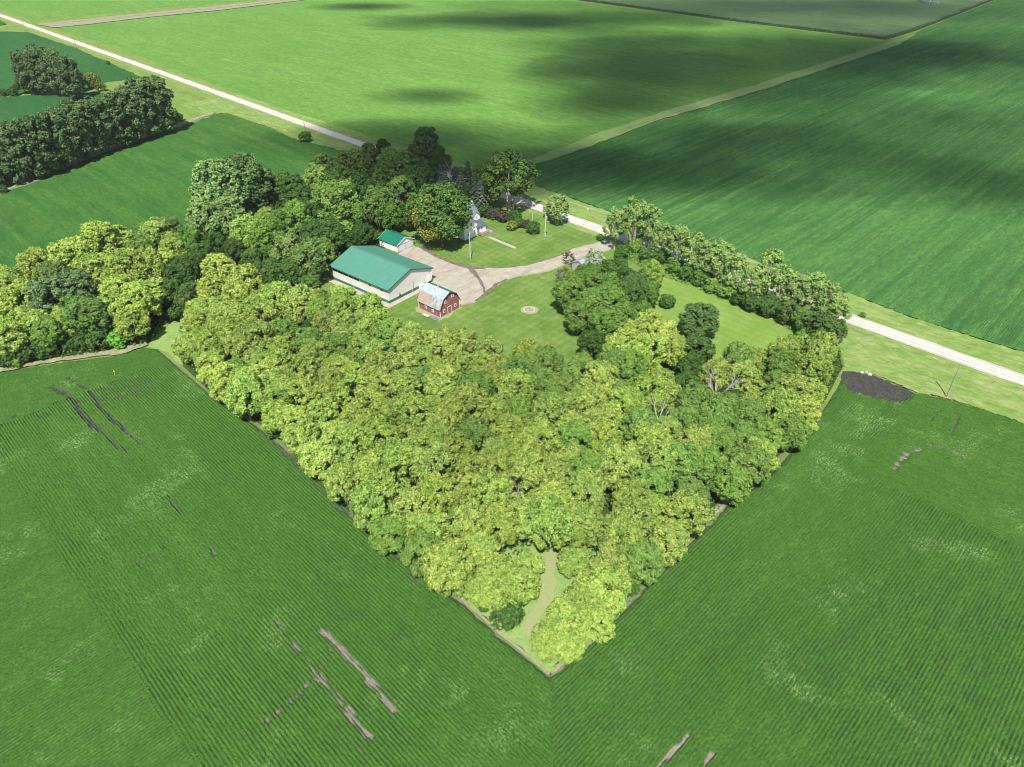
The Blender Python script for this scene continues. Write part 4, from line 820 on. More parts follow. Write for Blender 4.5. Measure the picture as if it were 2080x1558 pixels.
# undergrowth: nobody could count it
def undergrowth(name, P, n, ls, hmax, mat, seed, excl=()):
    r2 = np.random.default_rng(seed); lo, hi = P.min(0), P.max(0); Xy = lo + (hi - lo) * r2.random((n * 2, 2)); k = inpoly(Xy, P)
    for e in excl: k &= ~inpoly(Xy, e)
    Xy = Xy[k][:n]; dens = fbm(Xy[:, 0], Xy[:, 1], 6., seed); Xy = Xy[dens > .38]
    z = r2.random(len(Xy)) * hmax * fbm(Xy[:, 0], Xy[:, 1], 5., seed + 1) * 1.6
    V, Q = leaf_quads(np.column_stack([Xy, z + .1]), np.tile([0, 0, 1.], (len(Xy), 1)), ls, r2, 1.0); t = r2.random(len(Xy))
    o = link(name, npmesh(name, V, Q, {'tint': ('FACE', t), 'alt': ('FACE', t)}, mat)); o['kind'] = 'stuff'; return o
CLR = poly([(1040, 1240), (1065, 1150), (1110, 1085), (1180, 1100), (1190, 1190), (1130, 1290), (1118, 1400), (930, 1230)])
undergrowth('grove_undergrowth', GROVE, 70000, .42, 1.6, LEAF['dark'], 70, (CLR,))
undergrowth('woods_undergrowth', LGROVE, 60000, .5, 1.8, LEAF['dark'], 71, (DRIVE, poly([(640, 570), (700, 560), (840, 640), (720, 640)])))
undergrowth('row_undergrowth', poly([(1250, 515), (1300, 545), (1480, 612), (1640, 690), (1720, 680), (1560, 600), (1400, 540), (1300, 500)]), 14000, .4, 1.4, LEAF['mid'], 72)

# ------------------------------------------------------------------ buildings
M_WHITE = m_plain('white siding', (.86, .87, .88), .05, .8, .5, .3, stretch=(.3, .3, 6))
def m_ribbed(name, col, pitch, axis, var=.06, rough=.45, spec=.4, metal=0.0):
    """sheet metal with ribs running down; the ribs are a bump"""
    t = NT(name); p = t.pos(0, (1, 1, 1), obj=True); wv = t.n('ShaderNodeTexWave', wave_type='BANDS', bands_direction=axis, wave_profile='SIN'); t.l(p, wv.inputs['Vector'])
    wv.inputs['Scale'].default_value = 2 * math.pi / pitch / 20
    f = t.noise(p, .6, 4); c = t.mix(f, tuple(x * (1 - var) for x in col), tuple(min(1, x * (1 + var)) for x in col))
    return t.diffuse(c, t.bump(wv.outputs[1], .5, .04), rough, spec, metal)
M_GROOF = m_ribbed('green steel roof', (.085, .26, .19), .9, 'Y', .05, .5, .45)
M_GROOF2 = m_ribbed('garage green roof', (.012, .17, .10), .9, 'Y', .12, .5, .35)
M_TAN = m_ribbed('light steel wall', (.76, .735, .69), .9, 'Y', .04)
M_TANX = m_ribbed('light steel gable', (.76, .735, .69), .9, 'X', .04)
M_GREEN = m_plain('green trim', (.03, .17, .11), .1, 1, .5, .3)
M_DKTRIM = m_plain('dark trim', (.03, .06, .05), .1, 1, .5, .3)
M_GLASS = m_plain('dark glass', (.03, .035, .045), .2, 1, .12, .5)
M_WTRIM = m_plain('white trim', (.80, .80, .80), .04, 1, .5, .3)
def m_barnred():
    t = NT('weathered red boards'); p = t.pos(0, (1, 1, 1), obj=True); f = t.noise(t.pos(0, (.4, .4, 3), obj=True), 1.4, 5, .7, .35, .65)
    c = t.mix(f, (.26, .08, .08), (.42, .19, .18)); g = t.noise(p, 1.1, 5, .7, .58, .75); c = t.mix(t.math('MULTIPLY', g, .5), c, (.46, .34, .33))
    wv = t.n('ShaderNodeTexWave', wave_type='BANDS', bands_direction='Z', wave_profile='SAW'); t.l(p, wv.inputs['Vector']); wv.inputs['Scale'].default_value = 2 * math.pi / .18 / 20
    return t.diffuse(c, t.bump(wv.outputs[1], .4, .02))
def m_rust():
    """old galvanised sheets: each sheet has its own age, rust from the eaves up"""
    t = NT('rusty galvanised roof'); co = t.n('ShaderNodeTexCoord').outputs['Object']; sx = t.n('ShaderNodeSeparateXYZ'); t.l(co, sx.inputs[0])
    cell = t.math('FLOOR', t.math('DIVIDE', sx.outputs[1], .72)); row = t.math('FLOOR', t.math('DIVIDE', sx.outputs[2], 1.25))
    wn = t.n('ShaderNodeTexWhiteNoise', noise_dimensions='2D'); cb = t.n('ShaderNodeCombineXYZ'); t.l(cell, cb.inputs[0]); t.l(row, cb.inputs[1]); t.l(cb.outputs[0], wn.inputs['Vector'])
    low = t.remap(sx.outputs[2], 5.45, 5.2); far = t.remap(sx.outputs[1], 3.4, 6.2)
    amt = t.math('MULTIPLY', t.math('MAXIMUM', t.remap(wn.outputs[0], .45, .6), far), low)
    nz = t.noise(t.pos(0, (1, 1, .35), obj=True), 2.2, 5, .7, .35, .6)
    c = t.mix(t.noise(co, 1.2, 3), (.36, .43, .46), (.50, .59, .62)); c = t.mix(t.math('MULTIPLY', amt, nz), c, (.42, .25, .15))
    c = t.mix(t.math('MULTIPLY', t.math('MULTIPLY', low, far), .75), c, (.47, .37, .29))
    return t.diffuse(c, None, .5, .4, .15)
M_RED = m_barnred(); M_RUST = m_rust()
M_SHINGLE = m_plain('grey shingles', (.115, .125, .15), .3, 2.5, .9, .1); M_SLATE = m_plain('pale grey shingles', (.17, .21, .24), .25, 2.5, .9, .1)
M_DECK = m_plain('weathered deck boards', (.30, .235, .18), .25, 4, .9, .1, stretch=(1, 6, 1)); M_DECKTOP = m_plain('grey deck floor', (.38, .36, .32), .15, 3, .9, .1)
M_POLE = m_plain('weathered pole wood', (.30, .27, .23), .25, 3, .9, .1); M_WPOLE = m_plain('painted pole', (.62, .62, .58), .08, 3, .6, .3); M_METAL = m_plain('galvanised metal', (.5, .52, .53), .1, 3, .4, .5, .4)

def window(parent, x, y, z, w_, h_, face, frame=M_WTRIM, t=.1, fw=.1):
    """framed window. face 'x': in the wall x=const looking to -x; face 'y': wall y=const looking to -y; (x,y,z) lower left corner"""
    f = MB(); g = MB()
    if face == 'y':
        f.box(x, y - t, z, x + fw, y, z + h_); f.box(x + w_ - fw, y - t, z, x + w_, y, z + h_); f.box(x + fw, y - t, z, x + w_ - fw, y, z + fw); f.box(x + fw, y - t, z + h_ - fw, x + w_ - fw, y, z + h_)
        f.box(x + fw, y - t * .8, z + h_ / 2 - .025, x + w_ - fw, y, z + h_ / 2 + .025); g.box(x + fw, y - t * .4, z + fw, x + w_ - fw, y - .003, z + h_ - fw)
    else:
        f.box(x - t, y, z, x, y + fw, z + h_); f.box(x - t, y + w_ - fw, z, x, y + w_, z + h_); f.box(x - t, y + fw, z, x, y + w_ - fw, z + fw); f.box(x - t, y + fw, z + h_ - fw, x, y + w_ - fw, z + h_)
        f.box(x - t * .8, y + fw, z + h_ / 2 - .025, x, y + w_ - fw, z + h_ / 2 + .025); g.box(x - t * .4, y + fw, z + fw, x - .003, y + w_ - fw, z + h_ - fw)
    o = g.build('window', M_GLASS, parent); f.build('frame', frame, o); return o

def roof_slabs(parent, prof, y0, y1, t, mats, name='roof', m_trim=None):
    """one sloped sheet per segment of the profile (list of xz), each its own thickness"""
    m = MB()
    for i in range(len(prof) - 1):
        (xa, za), (xb, zb) = prof[i], prof[i + 1]
        m.slab([(xa, y0, za), (xb, y0, zb), (xb, y1, zb), (xa, y1, za)], t)
    return m.build(name, mats, parent)

# --- machine shed
o = G(791.3, 617); SA = math.radians(51.3); W0, L0, EV, RG = 17.8, 25.0, 4.75, 7.75
shed = thing('machine_shed', 'long pale metal shed with a green roof and green base band', 'shed', o, SA)
m = MB(); m.box(0, 0, 0, .2, L0, EV); m.box(W0 - .2, 0, 0, W0, L0, EV); m.build('side_wall', M_TAN, shed)
for y in (0, L0 - .2):
    m = MB(); m.prism([(.2, 0), (W0 - .2, 0), (W0 - .2, EV), (W0 / 2, RG - .12), (.2, EV)], y, y + .2); m.build('gable_wall', M_TANX, shed)
m = MB(); sl = (RG - EV) / (W0 / 2)
m.slab([(-.55, -.45, EV - .55 * sl + .12), (W0 / 2, -.45, RG + .12), (W0 / 2, L0 + .45, RG + .12), (-.55, L0 + .45, EV - .55 * sl + .12)], .1)
m.slab([(W0 / 2, -.45, RG + .12), (W0 + .55, -.45, EV - .55 * sl + .12), (W0 + .55, L0 + .45, EV - .55 * sl + .12), (W0 / 2, L0 + .45, RG + .12)], .1)
rf = m.build('roof', M_GROOF, shed)
m = MB(); m.box(W0 / 2 - .25, -.46, RG + .06, W0 / 2 + .25, L0 + .46, RG + .17); m.build('ridge_cap', M_GROOF, rf)
m = MB()
for y in (-.52, L0 + .45):
    m.slab([(-.6, y, EV - .6 * sl + .14), (W0 / 2, y, RG + .14), (W0 / 2, y + .07, RG + .14), (-.6, y + .07, EV - .6 * sl + .14)], .32)
    m.slab([(W0 / 2, y, RG + .14), (W0 + .6, y, EV - .6 * sl + .14), (W0 + .6, y + .07, EV - .6 * sl + .14), (W0 / 2, y + .07, RG + .14)], .32)
m.box(-.62, -.45, EV - .36, -.555, L0 + .45, EV - .06); m.box(W0 + .555, -.45, EV - .36, W0 + .62, L0 + .45, EV - .06); m.build('fascia', M_GREEN, rf)
m = MB(); m.box(-.05, -.05, 0, -.003, L0 + .05, .95); m.box(-.003, -.05, 0, W0 + .05, -.003, .95); m.box(W0 + .003, 0, 0, W0 + .05, L0, .95); m.build('base_band', M_GREEN, shed)
m = MB(); m.box(-.06, -.06, .95, .12, -.004, EV - .1); m.box(-.06, -.004, .95, -.004, .14, EV - .1); m.box(W0 - .12, -.06, .95, W0 + .06, -.004, EV - .1); m.build('corner_trim', M_WTRIM, shed)
for k in range(5):
    y = 12.6 + k * 2.45; m = MB(); m.box(-.03, y, EV - 1.55, -.004, y + 2.25, EV - .5); m.build('vent_opening', M_GLASS, shed)
for y in (2.2, 7.2): window(shed, 0, y, EV - 1.6, 1.3, .62, 'x', M_TAN, .05, .05)
m = MB(); m.box(3.7, -.35, 1.5, 4.2, -.003, 1.9); m.box(3.78, -.5, 1.9, 4.12, -.02, 2.3); m.build('meter_box', M_METAL, shed)
m = MB(); m.box(12.1, -1.3, .05, 13.5, -.06, 1.5); m.build('tank_cabinet', M_WTRIM, shed)
m = MB(); m.box(12.3, -1.0, 1.5, 12.8, -.5, 1.75); m.tube([(13.2, -.7, 1.5), (13.2, -.7, 2.0)], [.12, .12], 8); m.build('cabinet_cap', M_METAL, shed)
m = MB(); m.box(15.6, -.4, 1.0, 17.0, -.06, 2.7); m.build('side_door_hood', M_WTRIM, shed)
m = MB(); m.box(16.6, -.1, 3.6, 16.85, -.01, 3.85); m.box(.9, -.1, 3.7, 1.1, -.01, 3.9); m.build('yard_light', M_METAL, shed)
fp = tag(MB(), '', '') if False else None
m = MB(); m.tube([(0, 0, 0), (0, 0, 5.2)], [.09, .06], 8); ca, sa = math.cos(SA), math.sin(SA)
def loc(o, a, x, y): return (o[0] + x * math.cos(a) - y * math.sin(a), o[1] + x * math.sin(a) + y * math.cos(a), 0)
tag(m.build('flag_pole', M_WPOLE, None, loc(o, SA, 8.9, -.75)), 'slim white pole standing against the shed gable', 'pole')
m = MB(); m.slab([(-2.0, -1.9, .08), (W0 + .5, -1.9, .08), (W0 + .5, -.06, .08), (-2.0, -.06, .08)], .06); m.slab([(-2.0, -.06, .08), (-.06, -.06, .08), (-.06, L0 + 2.5, .08), (-2.0, L0 + 2.5, .08)], .06)
ap = m.build('shed_apron', MT['apron']); ap.location = (o[0], o[1], 0.02); ap.rotation_euler = (0, 0, SA); struct(ap)

# --- red barn
o = G(780 + 1195 / 10.4, 540 + 1110 / 10.4); BA = math.radians(49.5); BW, BL = 7.7, 8.7; E1, KN, TP, KX = 3.15, 5.55, 6.8, 1.35
barn = thing('red_barn', 'small red gambrel-roofed barn with a rusty metal roof', 'barn', o, BA)
prof = [(0, 0), (BW, 0), (BW, E1), (BW - KX, KN), (BW / 2, TP), (KX, KN), (0, E1)]
m = MB(); m.prism([(0, .25)] + [(BW, .25)] + prof[2:], 0, BL); m.build('wall', M_RED, barn)
m = MB(); m.box(-.06, -.06, 0, BW + .06, BL + .06, .25); m.build('foundation', MT['concrete'], barn)
def gam(s): return (s, E1 + (KN - E1) * (s / KX)) 
rp = [(-.35, E1 - .55), (KX - .05, KN + .02), (BW / 2, TP + .1)]
m = MB()
m.slab([(rp[0][0], -.3, rp[0][1]), (rp[1][0], -.3, rp[1][1]), (rp[1][0], BL + .3, rp[1][1]), (rp[0][0], BL + .3, rp[0][1])], .07); m.slab([(rp[1][0], -.3, rp[1][1]), (rp[2][0], -.3, rp[2][1]), (rp[2][0], BL + .3, rp[2][1]), (rp[1][0], BL + .3, rp[1][1])], .07)
# weathered near slope
r1 = m.build('roof', M_RUST, barn); r1['label'] = 'pale galvanised roof slope with rust patches'
m = MB(); q = [(BW - x, z) for x, z in rp]
m.slab([(q[2][0], -.3, q[2][1]), (q[1][0], -.3, q[1][1]), (q[1][0], BL + .3, q[1][1]), (q[2][0], BL + .3, q[2][1])], .07); m.slab([(q[1][0], -.3, q[1][1]), (q[0][0], -.3, q[0][1]), (q[0][0], BL + .3, q[0][1]), (q[1][0], BL + .3, q[1][1])], .07)
r2_ = m.build('roof', M_GROOF2, barn); r2_['label'] = 'dark green far roof slope'
m = MB(); allp = rp + q[::-1][1:]
for y in (-.38, BL + .3):
  m = MB()
  for i in range(len(allp) - 1):
    (xa, za), (xb, zb) = allp[i], allp[i + 1]
    m.slab([(xa, y, za + .03), (xb, y, zb + .03), (xb, y + .07, zb + .03), (xa, y + .07, za + .03)], .22)
  m.build('rake_trim', M_DKTRIM, barn)
m = MB(); m.tube([(BW / 2, 4.3, TP), (BW / 2, 4.3, TP + .75)], [.22, .2], 8); m.tube([(BW / 2, 4.3, TP + .75), (BW / 2, 4.3, TP + .95)], [.32, .05], 8); m.build('roof_vent', M_METAL, barn)
m = MB(); m.box(-.05, -.05, .25, .12, -.003, E1); m.box(BW - .12, -.05, .25, BW + .05, -.003, E1); m.box(-.05, BL - .12, .25, -.003, BL + .05, E1); m.box(-.05, -.003, .25, -.003, .12, E1); m.build('corner_board', M_WTRIM, barn)
for x, z, w_, h_ in ((1.1, 1.25, .75, .95), (5.6, 1.35, .8, .95), (1.75, 3.85, .8, .8), (4.6, 4.75, .95, .85)): window(barn, x, 0, z, w_, h_, 'y')
for y, z in ((5.3, 1.2), (2.5, 1.0)): window(barn, 0, y, z, .8, .85, 'x')
m = MB(); m.box(3.0, -.06, .27, 4.3, -.003, 2.3); dr = m.build('door', M_RED, barn)
m = MB(); m.box(2.9, -.11, .27, 3.0, -.003, 2.4); m.box(4.3, -.11, .27, 4.4, -.003, 2.4); m.box(3.0, -.11, 2.3, 4.3, -.003, 2.4); m.build('frame', M_WTRIM, dr)
m = MB(); m.tube([(4.15, -.14, 1.2), (4.15, -.14, 1.35)], [.03, .03], 5); m.build('handle', M_METAL, dr)
bare = rough_edge(np.array([loc(o, BA, *p)[:2] for p in ((-1.5, -.6), (BW + .6, -.5), (BW + .7, BL + .3), (-.4, BL + .7), (-2.0, BL - .7), (-1.0, 3))]), .8, .7)
sheet('barn_dirt_skirt', bare, .055, MT['path'])
m = MB(); m.slab([(0, 0, .25), (2.2, 0, .25), (2.2, 1.0, .4), (0, 1.0, .4)], .06); q = m.build('white_panel', M_WTRIM, None, loc(o, BA, -1.25, 3.0)); q.rotation_euler = (0, 0, BA + math.pi / 2); tag(q, 'white panel lying against the barn side', 'panel')
m = MB()
for k in range(7): m.box(0, k * .24, .14, 2.3, k * .24 + .17, .18)
for k in range(3): m.box(.05 + k * 1.05, 0, .0, .15 + k * 1.05, 1.6, .14)
q = m.build('wooden_pallet', m_plain('grey planks', (.24, .25, .25), .3, 4), None, loc(o, BA, -.5, -.1)); q.rotation_euler = (0, 0, BA + math.pi / 2); q.location.z = .06; tag(q, 'flat grey slatted pallet on the ground by the barn corner', 'pallet')

# --- garage
o = G(640 + 793 / 4.727, 380 + 628 / 4.727); GA = math.radians(50.3); GW, GL, GE, GR = 7.3, 8.7, 2.65, 4.35
gar = thing('garage', 'white two-door garage with a dark green gable roof', 'garage', o, GA)
m = MB(); m.prism([(0, 0), (GW, 0), (GW, GE), (GW / 2, GR), (0, GE)], 0, GL); m.build('wall', M_WHITE, gar)
sl = (GR - GE) / (GW / 2); m = MB()
m.slab([(-.4, -.35, GE - .4 * sl + .1), (GW / 2, -.35, GR + .1), (GW / 2, GL + .35, GR + .1), (-.4, GL + .35, GE - .4 * sl + .1)], .08)
m.slab([(GW / 2, -.35, GR + .1), (GW + .4, -.35, GE - .4 * sl + .1), (GW + .4, GL + .35, GE - .4 * sl + .1), (GW / 2, GL + .35, GR + .1)], .08); rf = m.build('roof', M_GROOF2, gar)
m = MB()
for y in (-.42, GL + .35):
    m.slab([(-.42, y, GE - .42 * sl + .11), (GW / 2, y, GR + .11), (GW / 2, y + .07, GR + .11), (-.42, y + .07, GE - .42 * sl + .11)], .2); m.slab([(GW / 2, y, GR + .11), (GW + .42, y, GE - .42 * sl + .11), (GW + .42, y + .07, GE - .42 * sl + .11), (GW / 2, y + .07, GR + .11)], .2)
m.build('fascia', M_WTRIM, rf)
M_GDOOR = m_plain('garage door', (.66, .70, .74), .04, 1, .5, .3)
for x in (.35, 3.85):
    m = MB()
    for k in range(4): m.box(x, -.05, .05 + k * .53, x + 3.1, -.003, .05 + k * .53 + .51)
    d_ = m.build('garage_door', M_GDOOR, gar); m = MB(); m.box(x - .08, -.08, 0, x, -.003, 2.25); m.box(x + 3.1, -.08, 0, x + 3.18, -.003, 2.25); m.box(x, -.08, 2.17, x + 3.1, -.003, 2.25); m.build('frame', m_plain('door gap', (.2, .2, .2)), d_)
window(gar, 0, 6.6, 1.3, 1.2, .8, 'x')

# --- farmhouse
o = G(970, 478.6); HA = math.radians(45.5)
hs = thing('farmhouse', 'white farmhouse with grey shingle roofs behind the maple', 'house', o, HA)
def gable_y(parent, x0, x1, y0, y1, ev, rg, wm, rm, oh=.35, th=.12, z0=0):
    m = MB(); m.prism([(x0, z0), (x1, z0), (x1, ev), ((x0 + x1) / 2, rg), (x0, ev)], y0, y1); w1 = m.build('wall', wm, parent)
    xm = (x0 + x1) / 2; s = (rg - ev) / (xm - x0); m = MB()
    m.slab([(x0 - oh, y0 - oh, ev - oh * s + th), (xm, y0 - oh, rg + th), (xm, y1 + oh, rg + th), (x0 - oh, y1 + oh, ev - oh * s + th)], .1)
    m.slab([(xm, y0 - oh, rg + th), (x1 + oh, y0 - oh, ev - oh * s + th), (x1 + oh, y1 + oh, ev - oh * s + th), (xm, y1 + oh, rg + th)], .1); return m.build('roof', rm, parent)
gable_y(hs, -6.0, 0, 0, 6.0, 4.8, 7.4, M_WHITE, M_SLATE)
gable_y(hs, .8, 4.4, 3.3, 7.0, 5.3, 6.9, M_WHITE, M_SLATE, oh=.25)
# main block with ridge across
m = MB(); m.prism([(4.6, 0), (10.6, 0), (10.6, 5.1), (7.6, 8.1), (4.6, 5.1)], -7, 5.2, 'x'); m.build('wall', M_WHITE, hs)
m = MB(); m.slab([(-7.3, 4.2, 4.85), (5.5, 4.2, 4.85), (5.5, 7.6, 8.25), (-7.3, 7.6, 8.25)], .12); m.slab([(-7.3, 7.6, 8.25), (5.5, 7.6, 8.25), (5.5, 11.0, 4.85), (-7.3, 11.0, 4.85)], .12); rf = m.build('roof', M_SLATE, hs)
m = MB(); m.box(4.3, 7.2, 7.7, 5.0, 8.0, 9.2); m.build('chimney', m_plain('white brick', (.66, .60, .55), .1), rf)
# porch wing
m = MB(); m.box(0.01, .4, .3, 4.6, 3.29, 2.9); pw = m.build('porch_wall', M_WHITE, hs)
m = MB(); m.slab([(-.1, 0, 2.85), (5.0, 0, 2.85), (4.5, 3.28, 4.0), (.1, 3.28, 4.0)], .12); m.slab([(5.0, 0, 2.85), (5.0, 3.28, 2.85), (4.5, 3.28, 4.0)], .1); m.build('porch_roof', M_SHINGLE, hs)
window(hs, 2.1, .4, 1.3, .75, 1.3, 'y'); window(hs, 3.7, .4, 1.3, .6, 1.3, 'y'); window(hs, 2.2, 3.3, 4.5, .7, .95, 'y'); window(hs, -2.0, 0, 1.2, .8, 1.4, 'y'); window(hs, -4.6, 0, 1.2, .8, 1.4, 'y'); window(hs, -3.3, 0, 4.3, .8, 1.3, 'y')
m = MB(); m.box(.5, .33, .65, 1.3, .397, 2.6); d_ = m.build('door', m_plain('grey door', (.3, .34, .38)), hs); m = MB(); m.tube([(1.2, .3, 1.5), (1.2, .3, 1.65)], [.03, .03], 5); m.build('handle', M_METAL, d_)
m = MB(); m.box(.2, -2.0, .5, 5.6, .39, .62); dk = m.build('deck', M_DECKTOP, hs)
m = MB(); m.box(.2, -2.05, 0, 5.6, -2.0, .5); m.box(5.6, -2.0, 0, 5.65, 2.6, .62); m.box(4.62, .4, .5, 5.6, 2.6, .62)
m.build('skirting', M_DECK, dk); m = MB()
for x in np.arange(.25, 3.9, .18): m.box(x, -1.98, .62, x + .07, -1.93, 1.5)
for y in np.arange(-1.9, 2.6, .18): m.box(5.5, y, .62, 5.55, y + .07, 1.5)
for y in np.arange(-1.9, .3, .18): m.box(.22, y, .62, .27, y + .07, 1.5)
m.box(.2, -2.0, 1.5, 3.9, -1.9, 1.58); m.box(5.46, -2.0, 1.5, 5.6, 2.6, 1.58); m.box(.2, -1.9, 1.5, .3, .39, 1.58); m.build('railing', M_DECK, dk)
m = MB(); [m.box(3.9, -2.1 - .32 * (k + 1), 0, 5.3, -2.06 - .32 * k, .48 - .16 * k) for k in range(3)]; m.build('steps', M_DECK, dk)

# --- little shed overgrown by the silvery tree
o = G(1187, 556); QA = math.radians(47)
ls = thing('garden_shed', 'small old shed with a pale metal roof, half hidden by a silvery tree', 'shed', o, QA)
m = MB(); m.prism([(0, 0), (5.0, 0), (5.0, 2.3), (2.5, 3.5), (0, 2.3)], 0, 9.5, 'x'); m.build('wall', m_plain('grey boards', (.40, .38, .36), .2, 3), ls)
m = MB(); m.slab([(-.3, -.35, 2.2), (9.8, -.35, 2.2), (9.8, 2.5, 3.6), (-.3, 2.5, 3.6)], .08); m.slab([(-.3, 2.5, 3.6), (9.8, 2.5, 3.6), (9.8, 5.35, 2.2), (-.3, 5.35, 2.2)], .08)
m.build('roof', m_plain('pale sheet roof', (.36, .42, .42), .25, 1.2, .5, .3, .1), ls)
m = MB(); m.box(3.6, -.05, .1, 5.0, -.003, 1.9); m.build('door', m_plain('old door', (.28, .25, .22)), ls)

# --- poles, posts, tower
def pole(x, y, h, label, r=.16, mat=None, top=None, **kw):
    g = G(x, y); m = MB(); m.tube([(0, 0, -.3), (0, 0, h)], [r, r * .65], 8); t = thing('utility_pole', label, 'pole', (g[0], g[1], 0), group=kw.get('group'))
    m.build('shaft', mat or M_POLE, t); m = MB(); m.tube([(0, 0, h), (0, 0, h + .28)], [.05, .07], 6); m.tube([(-.25, 0, h - .5), (.25, 0, h - .5)], [.05, .05], 6); m.build('insulator', M_METAL, t)
    if top:
        m = MB(); m.tube([(.38, 0, h - 1.6), (.38, 0, h - .6)], [.24, .24], 10); m.tube([(.38, 0, h - .6), (.38, 0, h - .45)], [.26, .08], 10); m.build('transformer', M_METAL, t)
    if kw.get('box'):
        m = MB(); m.box(-.25, -.42, .8, .25, -.16, 2.0); m.build('meter_box', M_METAL, t); m = MB(); m.tube([(.0, -.2, 2.0), (0, -.19, 3.2)], [.04, .04], 6); m.build('conduit', M_METAL, t)
    return t
for i, (x, y, h) in enumerate([(623, 284.6, 8.4), (405, 204, 7.8), (254, 138, 7.6), (156, 98, 7.4), (52, 61, 7.4)]):
    pole(x, y, h, 'weathered utility pole along the road, %s up from the farm' % ORD[i], group='utility poles along the gravel road')
pole(1922, 807, 9.3, 'lone utility pole in the long grass beside the right end of the road', group='utility poles along the gravel road')
pole(955.5, 527, 9.4, 'pale yard pole standing on the lawn in front of the farmhouse', .17, M_WPOLE, box=True)
pole(1107, 485, 8.6, 'yard pole with a transformer near the dark round shrub', .17, M_WPOLE, top=True, box=True)
g = G(1082, 447); m = MB(); m.tube([(0, 0, -.2), (0, 0, 2.6)], [.07, .06], 8); t = thing('fence_post', 'thin white post on the lawn by the airy tree', 'post', (g[0], g[1])); m.build('shaft', M_WTRIM, t); m = MB(); m.tube([(0, 0, 2.6), (0, 0, 2.72)], [.09, .02], 8); m.build('cap', M_WTRIM, t)
g = G(1193.5, 431); t = thing('marker_post', 'short white marker post in the grass across the road', 'post', (g[0], g[1])); m = MB(); m.tube([(0, 0, -.1), (0, 0, 1.1)], [.08, .08], 8); m.build('shaft', M_WTRIM, t); m = MB(); m.box(-.22, -.06, 1.1, .22, .06, 1.6); m.build('marker_plate', M_WTRIM, t)
g = G(1229, 483); t = thing('mailbox', 'rusty red mailbox on a post at the driveway mouth', 'mailbox', (g[0], g[1]), .7); m = MB(); m.box(-.07, -.07, 0, .07, .07, 1.05); m.build('post', M_DECK, t)
m = MB(); m.prism([(-.18, 1.05), (.18, 1.05), (.18, 1.3), (.1, 1.42), (-.1, 1.42), (-.18, 1.3)], -.3, .3); m.build('box', m_plain('rust red paint', (.32, .13, .09), .2, 4), t)
g = G(235, 766); m = MB(); m.tube([(0, 0, 0), (.05, .05, 1.9)], [.05, .05], 6); m.box(-.02, -.02, 1.6, .32, .02, 1.85); tag(m.build('survey_stake', m_plain('yellow paint', (.55, .55, .15)), None, (g[0], g[1], 0)), 'yellow stake with a flag standing in the left crop field', 'stake')

# fire ring: stones round a burnt patch
g = G(1075, 629.5); t = thing('fire_ring', 'ring of pale stones round a burnt patch on the lawn', 'fire ring', (g[0], g[1])); rr3 = random.Random(4)
import bmesh
for k in range(22):
    a = 6.283 * k / 22; b = bmesh.new(); bmesh.ops.create_icosphere(b, subdivisions=1, radius=1)
    for v in b.verts: v.co = Vector((v.co.x * .24, v.co.y * .19, v.co.z * .17)) * rr3.uniform(.8, 1.25)
    me = bpy.data.meshes.new('stone'); b.to_mesh(me); b.free(); me.materials.append(MT['stonepale'] if 'stonepale' in MT else MT.setdefault('stonepale', m_plain('pale fieldstone', (.55, .48, .42), .2, 3, .9, .1)))
    q = link('stone', me, t); q.location = (math.cos(a) * 1.55 + rr3.uniform(-.1, .1), math.sin(a) * 1.45, .1); q.rotation_euler = (0, 0, a)
m = MB(); m.add([(math.cos(6.283 * k / 20) * 1.5, math.sin(6.283 * k / 20) * 1.4, .055) for k in range(20)], [tuple(range(20))]); m.build('ash_bed', m_soil('ash and charcoal', (.22, .19, .17), (.50, .44, .40), 1.5), t)
sheet('fire_ring_skirt', rough_edge(np.array([(g[0] + math.cos(k) * 2.6, g[1] + math.sin(k) * 2.3) for k in np.arange(0, 6.28, .5)]), 1, .3), .045, MT['path'])

# rocks on the rim of the black soil
for k, (x, y, s) in enumerate([(1750, 758, .5), (1766, 762, .55), (1759, 757, .35)]):
    g = G(x, y); b = bmesh.new(); bmesh.ops.create_icosphere(b, subdivisions=2, radius=s)
    for v in b.verts: v.co *= 1 + .25 * (random.random() - .5); v.co.z *= .6
    me = bpy.data.meshes.new('field_rock'); b.to_mesh(me); b.free(); me.materials.append(MT['stonepale']); q = link('field_rock', me); q.location = (g[0], g[1], .25)
    tag(q, ['pale field rock at the left of the soil patch rim', 'largest pale field rock on the soil patch rim', 'smallest pale rock behind the other two on the rim'][k], 'rock', 'rocks on the soil patch rim')

# lattice pylon at the far right of the corn field
g = G(1888, 13); t = thing('transmission_tower', 'grey lattice pylon standing in the far corn field', 'pylon', (g[0], g[1]), .2)
def lattice(m, w0, w1, z0, z1, n, r):
    c = [(-1, -1), (1, -1), (1, 1), (-1, 1)]; P = lambda k, i: Vector((c[i][0] * (w0 + (w1 - w0) * k / n) / 2, c[i][1] * (w0 + (w1 - w0) * k / n) / 2, z0 + (z1 - z0) * k / n))
    for k in range(n):
        for i in range(4):
            j = (i + 1) % 4; m.tube([P(k, i), P(k + 1, i)], [r, r], 4); m.tube([P(k, i), P(k + 1, j)], [r * .6] * 2, 4); m.tube([P(k, j), P(k + 1, i)], [r * .6] * 2, 4); m.tube([P(k + 1, i), P(k + 1, j)], [r * .6] * 2, 4)
m = MB(); lattice(m, 11, 2.4, 0, 30, 6, .22); m.build('mast', M_METAL, t); m = MB(); lattice(m, 2.4, 1.2, 30, 44, 5, .15); m.build('mast_top', M_METAL, t)
